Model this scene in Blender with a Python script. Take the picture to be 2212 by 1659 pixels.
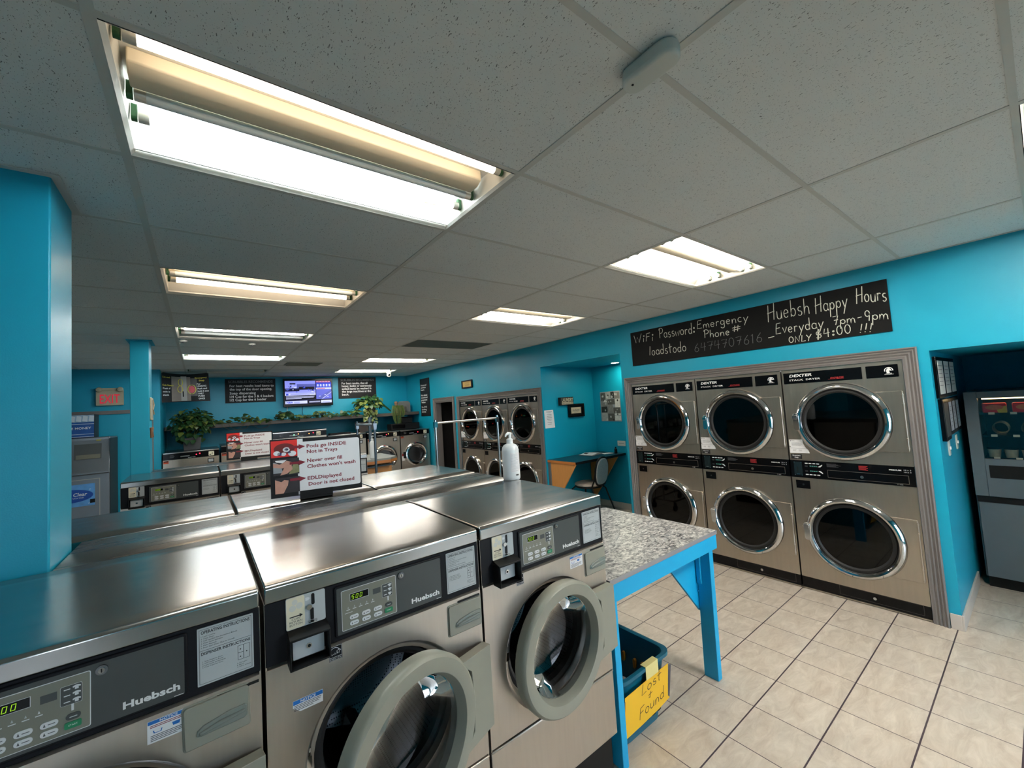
import bpy, bmesh, math, random
from math import sin, cos, pi, radians
from mathutils import Vector, Matrix
random.seed(7)
for o in list(bpy.data.objects): bpy.data.objects.remove(o)
SC = bpy.context.scene
COL = SC.collection

# ------------------------------------------------------------------ camera
H = 2.709                      # ceiling height
CF, CYAW, CPIT, CROL = 881.25, 0.6528, 0.0587, -0.0629
cd = bpy.data.cameras.new('camera'); cam = bpy.data.objects.new('camera', cd); COL.objects.link(cam)
cd.sensor_width = 36.0; cd.lens = CF / 2212 * 36.0
cd.shift_x = 3.7 / 2212; cd.shift_y = -5.85 / 2212
cd.clip_start = 0.05; cd.clip_end = 100
_f = Vector((sin(CYAW) * cos(CPIT), cos(CYAW) * cos(CPIT), sin(CPIT)))
_r = Vector((cos(CYAW), -sin(CYAW), 0)); _u = _r.cross(_f)
R_ = cos(CROL) * _r + sin(CROL) * _u; U_ = -sin(CROL) * _r + cos(CROL) * _u
cam.matrix_world = Matrix(((R_.x, U_.x, -_f.x, 0.184), (R_.y, U_.y, -_f.y, -1.2064), (R_.z, U_.z, -_f.z, 1.7817), (0, 0, 0, 1)))
SC.camera = cam

# ------------------------------------------------------------------ world, exposure
w = bpy.data.worlds.new('world'); SC.world = w; w.use_nodes = True
bg = w.node_tree.nodes['Background']; bg.inputs[0].default_value = (0.82, 0.91, 1.0, 1); bg.inputs[1].default_value = 1.5
SC.view_settings.view_transform = 'Standard'; SC.view_settings.look = 'None'
SC.view_settings.gamma = 1; SC.view_settings.use_curve_mapping = False
SC.view_settings.exposure = 2.72
TUBE_POWER = 9.0               # radiance of a lit fluorescent tube
cy = SC.cycles
cy.max_bounces = 9; cy.diffuse_bounces = 5; cy.glossy_bounces = 5; cy.transmission_bounces = 6; cy.transparent_max_bounces = 12
cy.sample_clamp_indirect = 6.0; cy.caustics_reflective = False; cy.caustics_refractive = False

# ------------------------------------------------------------------ materials
def lin(c):
    return tuple(((x / 255) / 12.92 if x / 255 <= .04045 else ((x / 255 + .055) / 1.055) ** 2.4) for x in c)
MATS = {}
def P(name, rgb, rough=.5, metal=0., var=.06, scale=12., bump=0., bscale=60., coat=0., stretch=None, rvar=0., spec=.5):
    m = bpy.data.materials.new(name); m.use_nodes = True; nt = m.node_tree; b = nt.nodes['Principled BSDF']
    c = lin(rgb)
    b.inputs['Base Color'].default_value = (*c, 1); b.inputs['Roughness'].default_value = rough
    b.inputs['Metallic'].default_value = metal; b.inputs['Specular IOR Level'].default_value = spec
    if coat: b.inputs['Coat Weight'].default_value = coat; b.inputs['Coat Roughness'].default_value = .1
    tc = nt.nodes.new('ShaderNodeTexCoord'); mp = nt.nodes.new('ShaderNodeMapping'); nt.links.new(tc.outputs['Object'], mp.inputs[0])
    if stretch: mp.inputs['Scale'].default_value = stretch
    n = nt.nodes.new('ShaderNodeTexNoise'); n.inputs['Scale'].default_value = scale; n.inputs['Detail'].default_value = 4
    nt.links.new(mp.outputs[0], n.inputs['Vector'])
    if var:
        r = nt.nodes.new('ShaderNodeMix'); r.data_type = 'RGBA'
        r.inputs[6].default_value = (*[x * (1 - var) for x in c], 1); r.inputs[7].default_value = (*[min(1, x * (1 + var)) for x in c], 1)
        nt.links.new(n.outputs[0], r.inputs[0]); nt.links.new(r.outputs[2], b.inputs['Base Color'])
    if rvar:
        q = nt.nodes.new('ShaderNodeMapRange'); q.inputs[3].default_value = max(.02, rough - rvar); q.inputs[4].default_value = rough + rvar
        nt.links.new(n.outputs[0], q.inputs[0]); nt.links.new(q.outputs[0], b.inputs['Roughness'])
    if bump:
        n2 = nt.nodes.new('ShaderNodeTexNoise'); n2.inputs['Scale'].default_value = bscale; nt.links.new(mp.outputs[0], n2.inputs['Vector'])
        bp = nt.nodes.new('ShaderNodeBump'); bp.inputs['Strength'].default_value = bump; bp.inputs['Distance'].default_value = .01
        nt.links.new(n2.outputs[0], bp.inputs['Height']); nt.links.new(bp.outputs[0], b.inputs['Normal'])
    MATS[name] = m
    return m
def EM(name, rgb, strength=1.0):
    m = bpy.data.materials.new(name); m.use_nodes = True; b = m.node_tree.nodes['Principled BSDF']
    b.inputs['Base Color'].default_value = (*lin(rgb), 1)
    b.inputs['Emission Color'].default_value = (*lin(rgb), 1); b.inputs['Emission Strength'].default_value = strength
    b.inputs['Base Color'].default_value = (*[x * .5 for x in lin(rgb)], 1); b.inputs['Roughness'].default_value = .5; b.inputs['Specular IOR Level'].default_value = .2
    return m
def GL(name, tint=(1, 1, 1), refl=.08, rough=.02, ior=1.5):
    m = bpy.data.materials.new(name); m.use_nodes = True; nt = m.node_tree; nt.nodes.clear()
    out = nt.nodes.new('ShaderNodeOutputMaterial'); mx = nt.nodes.new('ShaderNodeMixShader')
    t = nt.nodes.new('ShaderNodeBsdfTransparent'); t.inputs[0].default_value = (*tint, 1)
    g = nt.nodes.new('ShaderNodeBsdfGlossy'); g.inputs['Roughness'].default_value = rough; g.inputs[0].default_value = (1, 1, 1, 1)
    fr = nt.nodes.new('ShaderNodeFresnel'); fr.inputs[0].default_value = ior
    ma = nt.nodes.new('ShaderNodeMath'); ma.operation = 'MAXIMUM'; ma.inputs[1].default_value = refl
    nt.links.new(fr.outputs[0], ma.inputs[0]); nt.links.new(ma.outputs[0], mx.inputs[0])
    nt.links.new(t.outputs[0], mx.inputs[1]); nt.links.new(g.outputs[0], mx.inputs[2]); nt.links.new(mx.outputs[0], out.inputs[0])
    return m

TEAL = P('teal_paint', (8, 154, 184), .42, var=.03, scale=3, bump=.05, bscale=220)
TRIMBLUE = P('table_blue_paint', (0, 162, 214), .5, var=.03, scale=5, bump=.06, bscale=90)
GREYTRIM = P('grey_trim_paint', (112, 108, 106), .45, var=.08, scale=20, stretch=(1, 1, .1))
WHITEMETAL = P('white_enamel', (206, 203, 194), .4, var=.03)
CREAM = P('cream_enamel', (206, 192, 166), .4, var=.05)
LID = P('polished_stainless', (176, 174, 170), .22, 1., var=.07, scale=3.5, rvar=.06, stretch=(1, 6, 1), bump=.008, bscale=25)
STEEL = P('brushed_stainless', (190, 180, 168), .34, .82, var=.08, scale=9, rvar=.05, stretch=(8, 1, .6), bump=.006, bscale=18)
STEEL2 = P('dryer_stainless', (182, 172, 158), .30, .93, var=.10, scale=7, rvar=.06, stretch=(6, 1, .5), bump=.012, bscale=9)
CHROME = P('chrome', (205, 205, 205), .07, 1., var=.02)
DARKSTEEL = P('drum_steel', (120, 120, 122), .25, 1., var=.1)
NAVY = P('black_panel', (11, 12, 18), .55, var=.1, scale=30, spec=.25)
BLACK = P('black_plastic', (9, 9, 10), .5, var=.1, spec=.3)
GLOSSBLACK = P('gloss_black', (6, 6, 8), .22, var=.05, spec=.25)
RUBBER = P('black_rubber', (16, 16, 16), .6)
GREYPL = P('grey_plastic', (140, 140, 128), .38, var=.04)
GREYPL2 = P('grey_handle_plastic', (122, 128, 122), .25, var=.04)
PANELGREY = P('panel_grey', (66, 70, 69), .42, var=.04)
KEYPAD = P('keypad_grey', (124, 124, 112), .4, var=.03)
KEYWHITE = P('key_white', (214, 216, 218), .4, var=.02)
KEYGREEN = P('key_green', (22, 128, 84), .4, var=.03)
STICKER = P('label_silver', (178, 184, 186), .45, var=.03)
WHITE = P('white_paper', (226, 226, 228), .6, var=.03)
OFFWHITE = P('offwhite_plastic', (206, 206, 198), .4, var=.03)
CREAMPL = P('cream_label', (222, 214, 188), .5, var=.06)
INK = P('ink_black', (24, 24, 26), .6, var=.05)
INKGREY = P('ink_grey', (84, 86, 90), .6, var=.05)
WHITEINK = P('white_ink', (225, 225, 225), .5, var=.02)
BLUEINK = P('notice_blue', (20, 104, 182), .45, var=.03)
MAROON = P('maroon_ink', (128, 28, 44), .5, var=.04)
RED = P('red_plastic', (222, 40, 30), .4, var=.05)
REDINK = P('red_ink', (150, 30, 34), .5)
ORANGE = P('orange_label', (190, 70, 30), .5)
SIGNBLACK = P('sign_black', (30, 30, 32), .55, var=.06, spec=.25)
CHALKBOARD = P('chalkboard', (20, 20, 20), .8, var=.15, scale=6, spec=.2)
CHALK = P('chalk', (205, 205, 190), .9, var=.25, scale=300)
CHALKDIM = P('faded_chalk', (96, 98, 98), .9, var=.3, scale=200)
WOOD = P('maple_board', (196, 136, 72), .5, var=.14, scale=6, stretch=(8, 8, 1))
WOODEDGE = P('maple_edge', (182, 112, 50), .45, var=.12, scale=8)
DARKTOP = P('dark_laminate', (24, 52, 64), .3, var=.06)
GREYTOP = P('grey_laminate', (132, 138, 134), .3, var=.06)
SHELFM = P('shelf_brown', (78, 72, 66), .5, var=.08)
PUMPW = P('translucent_white', (222, 228, 230), .3, var=.02)
PLANTPOT = P('charcoal_pot', (62, 62, 64), .6, var=.1)
CLAYPOT = P('stone_pot', (128, 120, 104), .7, var=.12)
LEAF = P('leaf_green', (38, 72, 34), .45, var=.45, scale=9)
LEAFY = P('leaf_variegated', (98, 112, 50), .4, var=.45, scale=9)
GRASSM = P('trailing_leaf', (92, 108, 44), .5, var=.3)
SOIL = P('stem_brown', (90, 96, 52), .8)
BASKETM = P('basket_teal', (0, 92, 116), .4, var=.04)
YELLOW = P('yellow_paper', (238, 186, 40), .6, var=.05, scale=9)
TAPE = P('masking_tape', (222, 208, 140), .5, var=.05)
CLOTH = P('grey_cloth', (120, 118, 116), .9, var=.15)
VENDGREY = P('vending_grey', (92, 104, 110), .45, var=.05)
GREEN = P('holder_green', (22, 74, 36), .5)
VINYL = P('chair_vinyl', (158, 162, 162), .42, var=.35, scale=26, stretch=(1, 1, 6))
VINYLS = P('chair_seat_vinyl', (184, 172, 160), .42, var=.2, scale=26, stretch=(1, 8, 1))
BEIGE = P('exit_beige', (176, 166, 140), .5, var=.05)
PHOTOSKIN = P('photo_skin', (196, 146, 128), .6, var=.2, scale=30)
PHOTODARK = P('photo_dark', (44, 40, 44), .6, var=.4, scale=30)
PHOTOGREY = P('photo_grey', (150, 154, 160), .6, var=.3, scale=20)
BLUEBOX = P('poster_blue', (24, 84, 158), .35, var=.35, scale=7, stretch=(1, 1, 6))
ICEBLUE = P('poster_ice_blue', (96, 160, 222), .35, var=.3, scale=16)
SEPIA = P('yellowed_print', (206, 170, 98), .6, var=.2, scale=40)
PARCH = P('parchment', (206, 190, 164), .6, var=.1, scale=40)
TILEBASE = P('base_tile', (190, 184, 176), .45, var=.1, scale=9)
ROOFM = P('slab_dark', (60, 60, 60), .9)
DARKVOID = P('near_black', (10, 9, 10), .9)  # near-black colour for the doorway room and the dryer cabinets
DRUMHOLES = P('perforated_drum', (96, 98, 104), .28, 1., var=.1)
GLASS = GL('clear_glass', (.92, .94, .95), .05)
DOORGLASS = GL('washer_glass', (.55, .56, .58), .02, .03, 1.3)
DRYGLASS = GL('smoked_glass', (.10, .11, .115), .02, .03, 1.38)
PANE = GL('window_glass', (.95, .97, 1), .05)
LCDGREEN = EM('lcd_digits', (170, 225, 50), .10)
LEDRED = EM('led_red', (255, 30, 50), 1.2)
LEDGRN = EM('led_green', (120, 255, 170), .8)
LEDAMB = EM('led_amber', (255, 140, 70), 1.0)
EXITRED = EM('exit_letters', (225, 24, 58), .09)
DOWNL = EM('downlight', (255, 246, 214), 30)
SPOTLT = EM('snack_lamp', (255, 214, 150), 1.2)

def perforate(m):
    nt = m.node_tree; b = nt.nodes['Principled BSDF']
    tc = nt.nodes.new('ShaderNodeTexCoord'); v = nt.nodes.new('ShaderNodeTexVoronoi'); v.inputs['Scale'].default_value = 105; v.inputs['Randomness'].default_value = .1
    nt.links.new(tc.outputs['Object'], v.inputs['Vector'])
    c = nt.nodes.new('ShaderNodeValToRGB'); c.color_ramp.elements[0].position = .28; c.color_ramp.elements[0].color = (.012, .012, .014, 1)
    c.color_ramp.elements[1].position = .36; c.color_ramp.elements[1].color = (.16, .165, .18, 1)
    nt.links.new(v.outputs['Distance'], c.inputs[0])
    for l in list(b.inputs['Base Color'].links): nt.links.remove(l)
    nt.links.new(c.outputs[0], b.inputs['Base Color'])
perforate(DRUMHOLES)

def ceiling_tile():
    m = P('ceiling_tile', (226, 225, 222), .9, var=.04, scale=2)
    nt = m.node_tree; b = nt.nodes['Principled BSDF']; base = b.inputs['Base Color'].links[0].from_socket
    tc = nt.nodes.new('ShaderNodeTexCoord')
    def dashes(rot, sc, rnd_sc, lo, hi):
        mp = nt.nodes.new('ShaderNodeMapping'); mp.inputs['Rotation'].default_value = (0, 0, rot); mp.inputs['Scale'].default_value = sc
        nz = nt.nodes.new('ShaderNodeTexNoise'); nz.inputs['Scale'].default_value = 22; nz.inputs['Detail'].default_value = 2
        nt.links.new(tc.outputs['Object'], nz.inputs['Vector'])
        ad = nt.nodes.new('ShaderNodeVectorMath'); ad.operation = 'MULTIPLY_ADD'
        ad.inputs[1].default_value = (.03, .03, 0); nt.links.new(nz.outputs['Color'], ad.inputs[0]); nt.links.new(tc.outputs['Object'], ad.inputs[2])
        nt.links.new(ad.outputs[0], mp.inputs[0])
        v = nt.nodes.new('ShaderNodeTexVoronoi'); v.inputs['Scale'].default_value = rnd_sc
        nt.links.new(mp.outputs[0], v.inputs['Vector'])
        # random per-cell radius
        sp = nt.nodes.new('ShaderNodeSeparateColor'); nt.links.new(v.outputs['Color'], sp.inputs[0])
        mu = nt.nodes.new('ShaderNodeMath'); mu.operation = 'MULTIPLY_ADD'; mu.inputs[1].default_value = hi - lo; mu.inputs[2].default_value = lo
        nt.links.new(sp.outputs[0], mu.inputs[0])
        lt = nt.nodes.new('ShaderNodeMath'); lt.operation = 'LESS_THAN'
        nt.links.new(v.outputs['Distance'], lt.inputs[0]); nt.links.new(mu.outputs[0], lt.inputs[1])
        return lt.outputs[0]
    a = dashes(.9, (1.0, .30, 1), 165, -.08, .22)
    c = dashes(.45, (1.0, .36, 1), 190, -.08, .21)
    d = dashes(1.5, (1.0, .7, 1), 290, -.06, .26)
    mx = nt.nodes.new('ShaderNodeMath'); mx.operation = 'MAXIMUM'; nt.links.new(a, mx.inputs[0]); nt.links.new(c, mx.inputs[1])
    m2 = nt.nodes.new('ShaderNodeMath'); m2.operation = 'MAXIMUM'; nt.links.new(mx.outputs[0], m2.inputs[0]); nt.links.new(d, m2.inputs[1])
    mix = nt.nodes.new('ShaderNodeMix'); mix.data_type = 'RGBA'; mix.inputs[7].default_value = (*lin((122, 121, 118)), 1)
    nt.links.new(m2.outputs[0], mix.inputs[0]); nt.links.new(base, mix.inputs[6]); nt.links.new(mix.outputs[2], b.inputs['Base Color'])
    bp = nt.nodes.new('ShaderNodeBump'); bp.invert = True; bp.inputs['Strength'].default_value = .6; bp.inputs['Distance'].default_value = .003
    nt.links.new(m2.outputs[0], bp.inputs['Height']); nt.links.new(bp.outputs[0], b.inputs['Normal'])
    return m
CEILT = ceiling_tile()
TEE = P('ceiling_tee', (204, 200, 193), .6, var=.06)
DARKTILE = P('grille_grey', (120, 124, 116), .7, var=.1, scale=40)

def floor_tile():
    m = P('floor_tile', (198, 188, 174), .32, var=.0)
    nt = m.node_tree; b = nt.nodes['Principled BSDF']
    tc = nt.nodes.new('ShaderNodeTexCoord'); mp = nt.nodes.new('ShaderNodeMapping')
    S = .3133
    mp.inputs['Scale'].default_value = (1 / S, 1 / S, 1 / S); mp.inputs['Location'].default_value = (-4.2183 / S + 40, -.2601 / S + 40, 0)
    nt.links.new(tc.outputs['Object'], mp.inputs[0])
    sp = nt.nodes.new('ShaderNodeSeparateXYZ'); nt.links.new(mp.outputs[0], sp.inputs[0])
    def math(op, a, bv=None, c=None):
        n = nt.nodes.new('ShaderNodeMath'); n.operation = op
        for i, x in enumerate((a, bv, c)):
            if x is None: continue
            if isinstance(x, (int, float)): n.inputs[i].default_value = x
            else: nt.links.new(x, n.inputs[i])
        return n.outputs[0]
    fx = math('FRACT', sp.outputs[0]); fy = math('FRACT', sp.outputs[1])
    def near(f, wd): return math('LESS_THAN', math('MINIMUM', f, math('SUBTRACT', 1.0, f)), wd)
    gx = near(fy, .0115); gy = near(fx, .0075)
    g = math('MAXIMUM', gx, gy)
    wn = nt.nodes.new('ShaderNodeTexWhiteNoise'); wn.noise_dimensions = '2D'
    fl = nt.nodes.new('ShaderNodeVectorMath'); fl.operation = 'FLOOR'; nt.links.new(mp.outputs[0], fl.inputs[0]); nt.links.new(fl.outputs[0], wn.inputs['Vector'])
    off = nt.nodes.new('ShaderNodeVectorMath'); off.operation = 'MULTIPLY_ADD'; off.inputs[1].default_value = (37, 37, 37)
    nt.links.new(wn.outputs['Color'], off.inputs[0]); nt.links.new(mp.outputs[0], off.inputs[2])
    nz = nt.nodes.new('ShaderNodeTexNoise'); nz.inputs['Scale'].default_value = 3.2; nz.inputs['Detail'].default_value = 9; nz.inputs['Roughness'].default_value = .68; nz.inputs['Distortion'].default_value = .8
    st = nt.nodes.new('ShaderNodeMapping'); st.inputs['Scale'].default_value = (.6, 1.6, 1); st.inputs['Rotation'].default_value = (0, 0, .7)
    nt.links.new(off.outputs[0], st.inputs[0]); nt.links.new(st.outputs[0], nz.inputs['Vector'])
    cr = nt.nodes.new('ShaderNodeValToRGB')
    cr.color_ramp.elements[0].position = .3; cr.color_ramp.elements[0].color = (*lin((178, 164, 148)), 1)
    cr.color_ramp.elements[1].position = .68; cr.color_ramp.elements[1].color = (*lin((210, 199, 184)), 1)
    nt.links.new(nz.outputs[0], cr.inputs[0])
    # grey scuffs that stay put on the tiles
    n2 = nt.nodes.new('ShaderNodeTexNoise'); n2.inputs['Scale'].default_value = 1.6; n2.inputs['Detail'].default_value = 5
    nt.links.new(tc.outputs['Object'], n2.inputs['Vector'])
    sc = nt.nodes.new('ShaderNodeMapRange'); sc.inputs[1].default_value = .52; sc.inputs[2].default_value = .75; sc.inputs[4].default_value = .3
    nt.links.new(n2.outputs[0], sc.inputs[0])
    m1 = nt.nodes.new('ShaderNodeMix'); m1.data_type = 'RGBA'; m1.inputs[7].default_value = (*lin((160, 156, 150)), 1)
    nt.links.new(sc.outputs[0], m1.inputs[0]); nt.links.new(cr.outputs[0], m1.inputs[6])
    mix = nt.nodes.new('ShaderNodeMix'); mix.data_type = 'RGBA'; mix.inputs[7].default_value = (*lin((70, 58, 64)), 1)
    nt.links.new(g, mix.inputs[0]); nt.links.new(m1.outputs[2], mix.inputs[6]); nt.links.new(mix.outputs[2], b.inputs['Base Color'])
    bp = nt.nodes.new('ShaderNodeBump'); bp.invert = True; bp.inputs['Strength'].default_value = .35; bp.inputs['Distance'].default_value = .003
    nt.links.new(g, bp.inputs['Height']); nt.links.new(bp.outputs[0], b.inputs['Normal'])
    return m
FLOORM = floor_tile()

def laminate():
    m = P('speckled_laminate', (190, 190, 190), .3, var=0)
    nt = m.node_tree; b = nt.nodes['Principled BSDF']; tc = nt.nodes.new('ShaderNodeTexCoord')
    mp = nt.nodes.new('ShaderNodeMapping'); mp.inputs['Scale'].default_value = (1, 1.7, 1); mp.inputs['Rotation'].default_value = (0, 0, .5); nt.links.new(tc.outputs['Object'], mp.inputs[0])
    n = nt.nodes.new('ShaderNodeTexNoise'); n.inputs['Scale'].default_value = 26; n.inputs['Detail'].default_value = 8; n.inputs['Roughness'].default_value = .7; n.inputs['Distortion'].default_value = 1.2
    nt.links.new(mp.outputs[0], n.inputs['Vector'])
    c = nt.nodes.new('ShaderNodeValToRGB'); e = c.color_ramp.elements
    e[0].position = .38; e[0].color = (*lin((48, 48, 52)), 1); e[1].position = .60; e[1].color = (*lin((206, 205, 200)), 1)
    k = e.new(.47); k.color = (*lin((132, 132, 133)), 1)
    nt.links.new(n.outputs[0], c.inputs[0]); nt.links.new(c.outputs[0], b.inputs['Base Color'])
    return m
LAMIN = laminate()

# ------------------------------------------------------------------ mesh builder
_TXT = {}
def glyphs(s, bold=0.0):
    k = (s, bold)
    if k not in _TXT:
        cu = bpy.data.curves.new('t', 'FONT'); cu.body = s; cu.size = 1; cu.resolution_u = 2; cu.offset = bold
        o = bpy.data.objects.new('t', cu); me = o.to_mesh()
        vs = [(v.co.x, v.co.y) for v in me.vertices]; fs = [tuple(p.vertices) for p in me.polygons]
        o.to_mesh_clear(); bpy.data.objects.remove(o); bpy.data.curves.remove(cu)
        _TXT[k] = (vs, fs)
    return _TXT[k]

class MB:
    def __init__(s): s.v = []; s.f = []; s.m = []
    def add(s, vs, fs, m=0):
        n = len(s.v); s.v += [tuple(v) for v in vs]; s.f += [tuple(i + n for i in f) for f in fs]; s.m += [m] * len(fs); return s
    def box(s, x0, x1, y0, y1, z0, z1, m=0):
        vs = [(x, y, z) for z in (z0, z1) for y in (y0, y1) for x in (x0, x1)]
        return s.add(vs, [(0, 2, 3, 1), (4, 5, 7, 6), (0, 1, 5, 4), (2, 6, 7, 3), (0, 4, 6, 2), (1, 3, 7, 5)], m)
    def prism(s, poly, fn, d0, d1, m=0):
        n = len(poly); vs = [fn(a, b, d0) for a, b in poly] + [fn(a, b, d1) for a, b in poly]
        return s.add(vs, [tuple(range(n - 1, -1, -1)), tuple(range(n, 2 * n))] + [(i, (i + 1) % n, n + (i + 1) % n, n + i) for i in range(n)], m)
    def tube(s, pts, r, n=8, m=0, closed=False, caps=True):
        pts = [Vector(p) for p in pts]; k = len(pts); rings = []; up = None
        for i, p in enumerate(pts):
            if closed: t = pts[(i + 1) % k] - pts[i - 1]
            else: t = pts[min(i + 1, k - 1)] - pts[max(i - 1, 0)]
            t.normalize()
            if up is None: up = t.orthogonal().normalized()
            up = (up - t * up.dot(t)).normalized(); bi = t.cross(up)
            rr = r[i] if isinstance(r, (list, tuple)) else r
            rings.append([p + rr * (cos(2 * pi * j / n) * up + sin(2 * pi * j / n) * bi) for j in range(n)])
        vs = [v for ring in rings for v in ring]; fs = []
        for i in range(k if closed else k - 1):
            a, b = i * n, ((i + 1) % k) * n
            fs += [(a + j, a + (j + 1) % n, b + (j + 1) % n, b + j) for j in range(n)]
        if caps and not closed: fs += [tuple(range(n - 1, -1, -1)), tuple((k - 1) * n + j for j in range(n))]
        return s.add(vs, fs, m)
    def cyl(s, p0, p1, r, n=16, m=0, r1=None): return s.tube([p0, p1], [r, r if r1 is None else r1], n, m)
    def lathe(s, prof, fn, n=32, m=0, a0=0., a1=2 * pi, closed_prof=False):
        """prof: [(r, d)], fn(rx, rz, d) -> point"""
        full = abs(a1 - a0 - 2 * pi) < 1e-6; na = n if full else n + 1
        vs = []
        for r, d in prof:
            for j in range(na):
                a = a0 + (a1 - a0) * j / n; vs.append(fn(r * cos(a), r * sin(a), d))
        fs = []; k = len(prof)
        for i in range(k if closed_prof else k - 1):
            a, b = i * na, ((i + 1) % k) * na
            for j in range(n): fs.append((a + j, a + (j + 1) % na, b + (j + 1) % na, b + j))
        return s.add(vs, fs, m)
    def disc(s, fn, r, d, n=32, m=0):
        return s.add([fn(r * cos(2 * pi * j / n), r * sin(2 * pi * j / n), d) for j in range(n)], [tuple(range(n))], m)
    def plate_hole(s, x0, x1, z0, z1, cx, cz, r, fn, d, n=48, m=0):
        inn, out = [], []
        for j in range(n):
            a = 2 * pi * j / n; c, q = cos(a), sin(a); inn.append(fn(cx + r * c, cz + r * q, d))
            t = min(((x1 - cx) / c if c > 1e-9 else (x0 - cx) / c if c < -1e-9 else 1e9), ((z1 - cz) / q if q > 1e-9 else (z0 - cz) / q if q < -1e-9 else 1e9))
            out.append([cx + t * c, cz + t * q])
        for X, Z in ((x0, z0), (x0, z1), (x1, z0), (x1, z1)):
            k = min(range(n), key=lambda i: (out[i][0] - X) ** 2 + (out[i][1] - Z) ** 2); out[k] = [X, Z]
        return s.add(inn + [fn(a, b, d) for a, b in out], [(j, (j + 1) % n, n + (j + 1) % n, n + j) for j in range(n)], m)
    def quad(s, fn, u0, u1, v0, v1, d, m=0):
        return s.add([fn(u0, v0, d), fn(u1, v0, d), fn(u1, v1, d), fn(u0, v1, d)], [(0, 1, 2, 3)], m)
    def poly(s, fn, pts, d, m=0): return s.add([fn(a, b, d) for a, b in pts], [tuple(range(len(pts)))], m)
    def rrect(s, fn, u0, u1, v0, v1, r, d0, d1, m=0, k=4):
        pts = []
        for cx, cy_, a in ((u1 - r, v1 - r, 0), (u0 + r, v1 - r, pi / 2), (u0 + r, v0 + r, pi), (u1 - r, v0 + r, 1.5 * pi)):
            pts += [(cx + r * cos(a + pi / 2 * i / k), cy_ + r * sin(a + pi / 2 * i / k)) for i in range(k + 1)]
        return s.prism(pts, fn, d0, d1, m)
    def outline(s, fn, u0, u1, v0, v1, t, d, m=0):
        s.quad(fn, u0, u1, v0, v0 + t, d, m); s.quad(fn, u0, u1, v1 - t, v1, d, m); s.quad(fn, u0, u0 + t, v0, v1, d, m); s.quad(fn, u1 - t, u1, v0, v1, d, m); return s
    def text(s, fn, txt, u, v, h, d, m=0, w=None, bold=0., align='l', shear=0.):
        vs, fs = glyphs(txt, bold)
        if not vs: return s
        k = h / .70; x0 = min(a for a, _ in vs); x1 = max(a for a, _ in vs)
        kx = w / (x1 - x0) if w else k; off = 0
        if align == 'c': off = -(x1 - x0) * kx / 2
        if align == 'r': off = -(x1 - x0) * kx
        return s.add([fn(u + off + (a - x0) * kx + shear * b * k, v + b * k, d) for a, b in vs], fs, m)
    def ribbon(s, fn, pts, wd, d, m=0):
        n = len(pts); L, Rr = [], []
        for i in range(n):
            a = Vector(pts[max(i - 1, 0)]); b = Vector(pts[min(i + 1, n - 1)]); t = (b - a)
            if t.length < 1e-9: t = Vector((1, 0))
            t.normalize(); nn = Vector((-t.y, t.x)) * wd / 2; p = Vector(pts[i]); L.append(p + nn); Rr.append(p - nn)
        return s.add([fn(p.x, p.y, d) for p in L + Rr], [(n + i, n + i + 1, i + 1, i) for i in range(n - 1)], m)
    def move(s, dx=0, dy=0, dz=0): s.v = [(x + dx, y + dy, z + dz) for x, y, z in s.v]; return s

def obj(name, mb, mats, parent=None, bevel=0., loc=None, angle=35, seg=2):
    me = bpy.data.meshes.new(name)
    vs = mb.v if loc is None else [(x - loc[0], y - loc[1], z - loc[2]) for x, y, z in mb.v]
    me.from_pydata(vs, [], mb.f)
    if not isinstance(mats, (list, tuple)): mats = [mats]
    for m in mats: me.materials.append(m)
    me.polygons.foreach_set('material_index', mb.m)
    me.validate(); 
    b = bmesh.new(); b.from_mesh(me); bmesh.ops.recalc_face_normals(b, faces=[f for f in b.faces]); b.to_mesh(me); b.free()
    me.shade_smooth(); me.set_sharp_from_angle(angle=radians(angle))
    o = bpy.data.objects.new(name, me); COL.objects.link(o)
    if loc is not None: o.location = loc
    if parent: o.parent = parent
    if bevel:
        bv = o.modifiers.new('edge', 'BEVEL'); bv.width = bevel; bv.segments = seg; bv.limit_method = 'ANGLE'; bv.angle_limit = radians(50); bv.harden_normals = False
    return o
def thing(name, label, cat, loc=(0, 0, 0), rz=0, group=None):
    o = bpy.data.objects.new(name, None); COL.objects.link(o); o.location = loc; o.rotation_euler = (0, 0, rz); o.empty_display_size = .1
    o['label'] = label; o['category'] = cat
    if group: o['group'] = group
    return o
def tag(o, label, cat, group=None):
    o['label'] = label; o['category'] = cat
    if group: o['group'] = group
    return o
def struct(o): o['kind'] = 'structure'; return o
KIDS = {}
def dup(root, loc, rz, label, group=None):
    r = root.copy(); COL.objects.link(r); r.location = loc; r.rotation_euler = (0, 0, rz); r['label'] = label
    if group: r['group'] = group
    for ch in list(root.children):
        c = ch.copy(); COL.objects.link(c); c.parent = r
        for g in list(ch.children):
            d = g.copy(); COL.objects.link(d); d.parent = c
    return r
def kid(root, name):
    return [c for c in root.children if c.name.split('.')[0] == name]
FR = lambda u, v, d: (u, d, v)            # front plane: u right, v up, d depth (+ = away)
BK = lambda u, v, d: (-u, -d, v)
RW = lambda x: (lambda u, v, d: (x + d, -u, v))   # plane facing -X (u runs towards -Y)

# ================================================================== SETTING
XW, YB, YF, XL = 4.435, 8.785, -3.6, -2.3        # right, back, front, left wall faces
YX = 7.37                                         # face of the wall with the exit sign
GX, GY = 1.2192, 0.6096
LIGHTS = [(0, 0), (0, 3), (0, 6), (0, 9), (0, 12), (2, -3), (2, 0), (2, 3), (2, 9), (2, 12)]
GRILLE = (2, 6)

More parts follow.
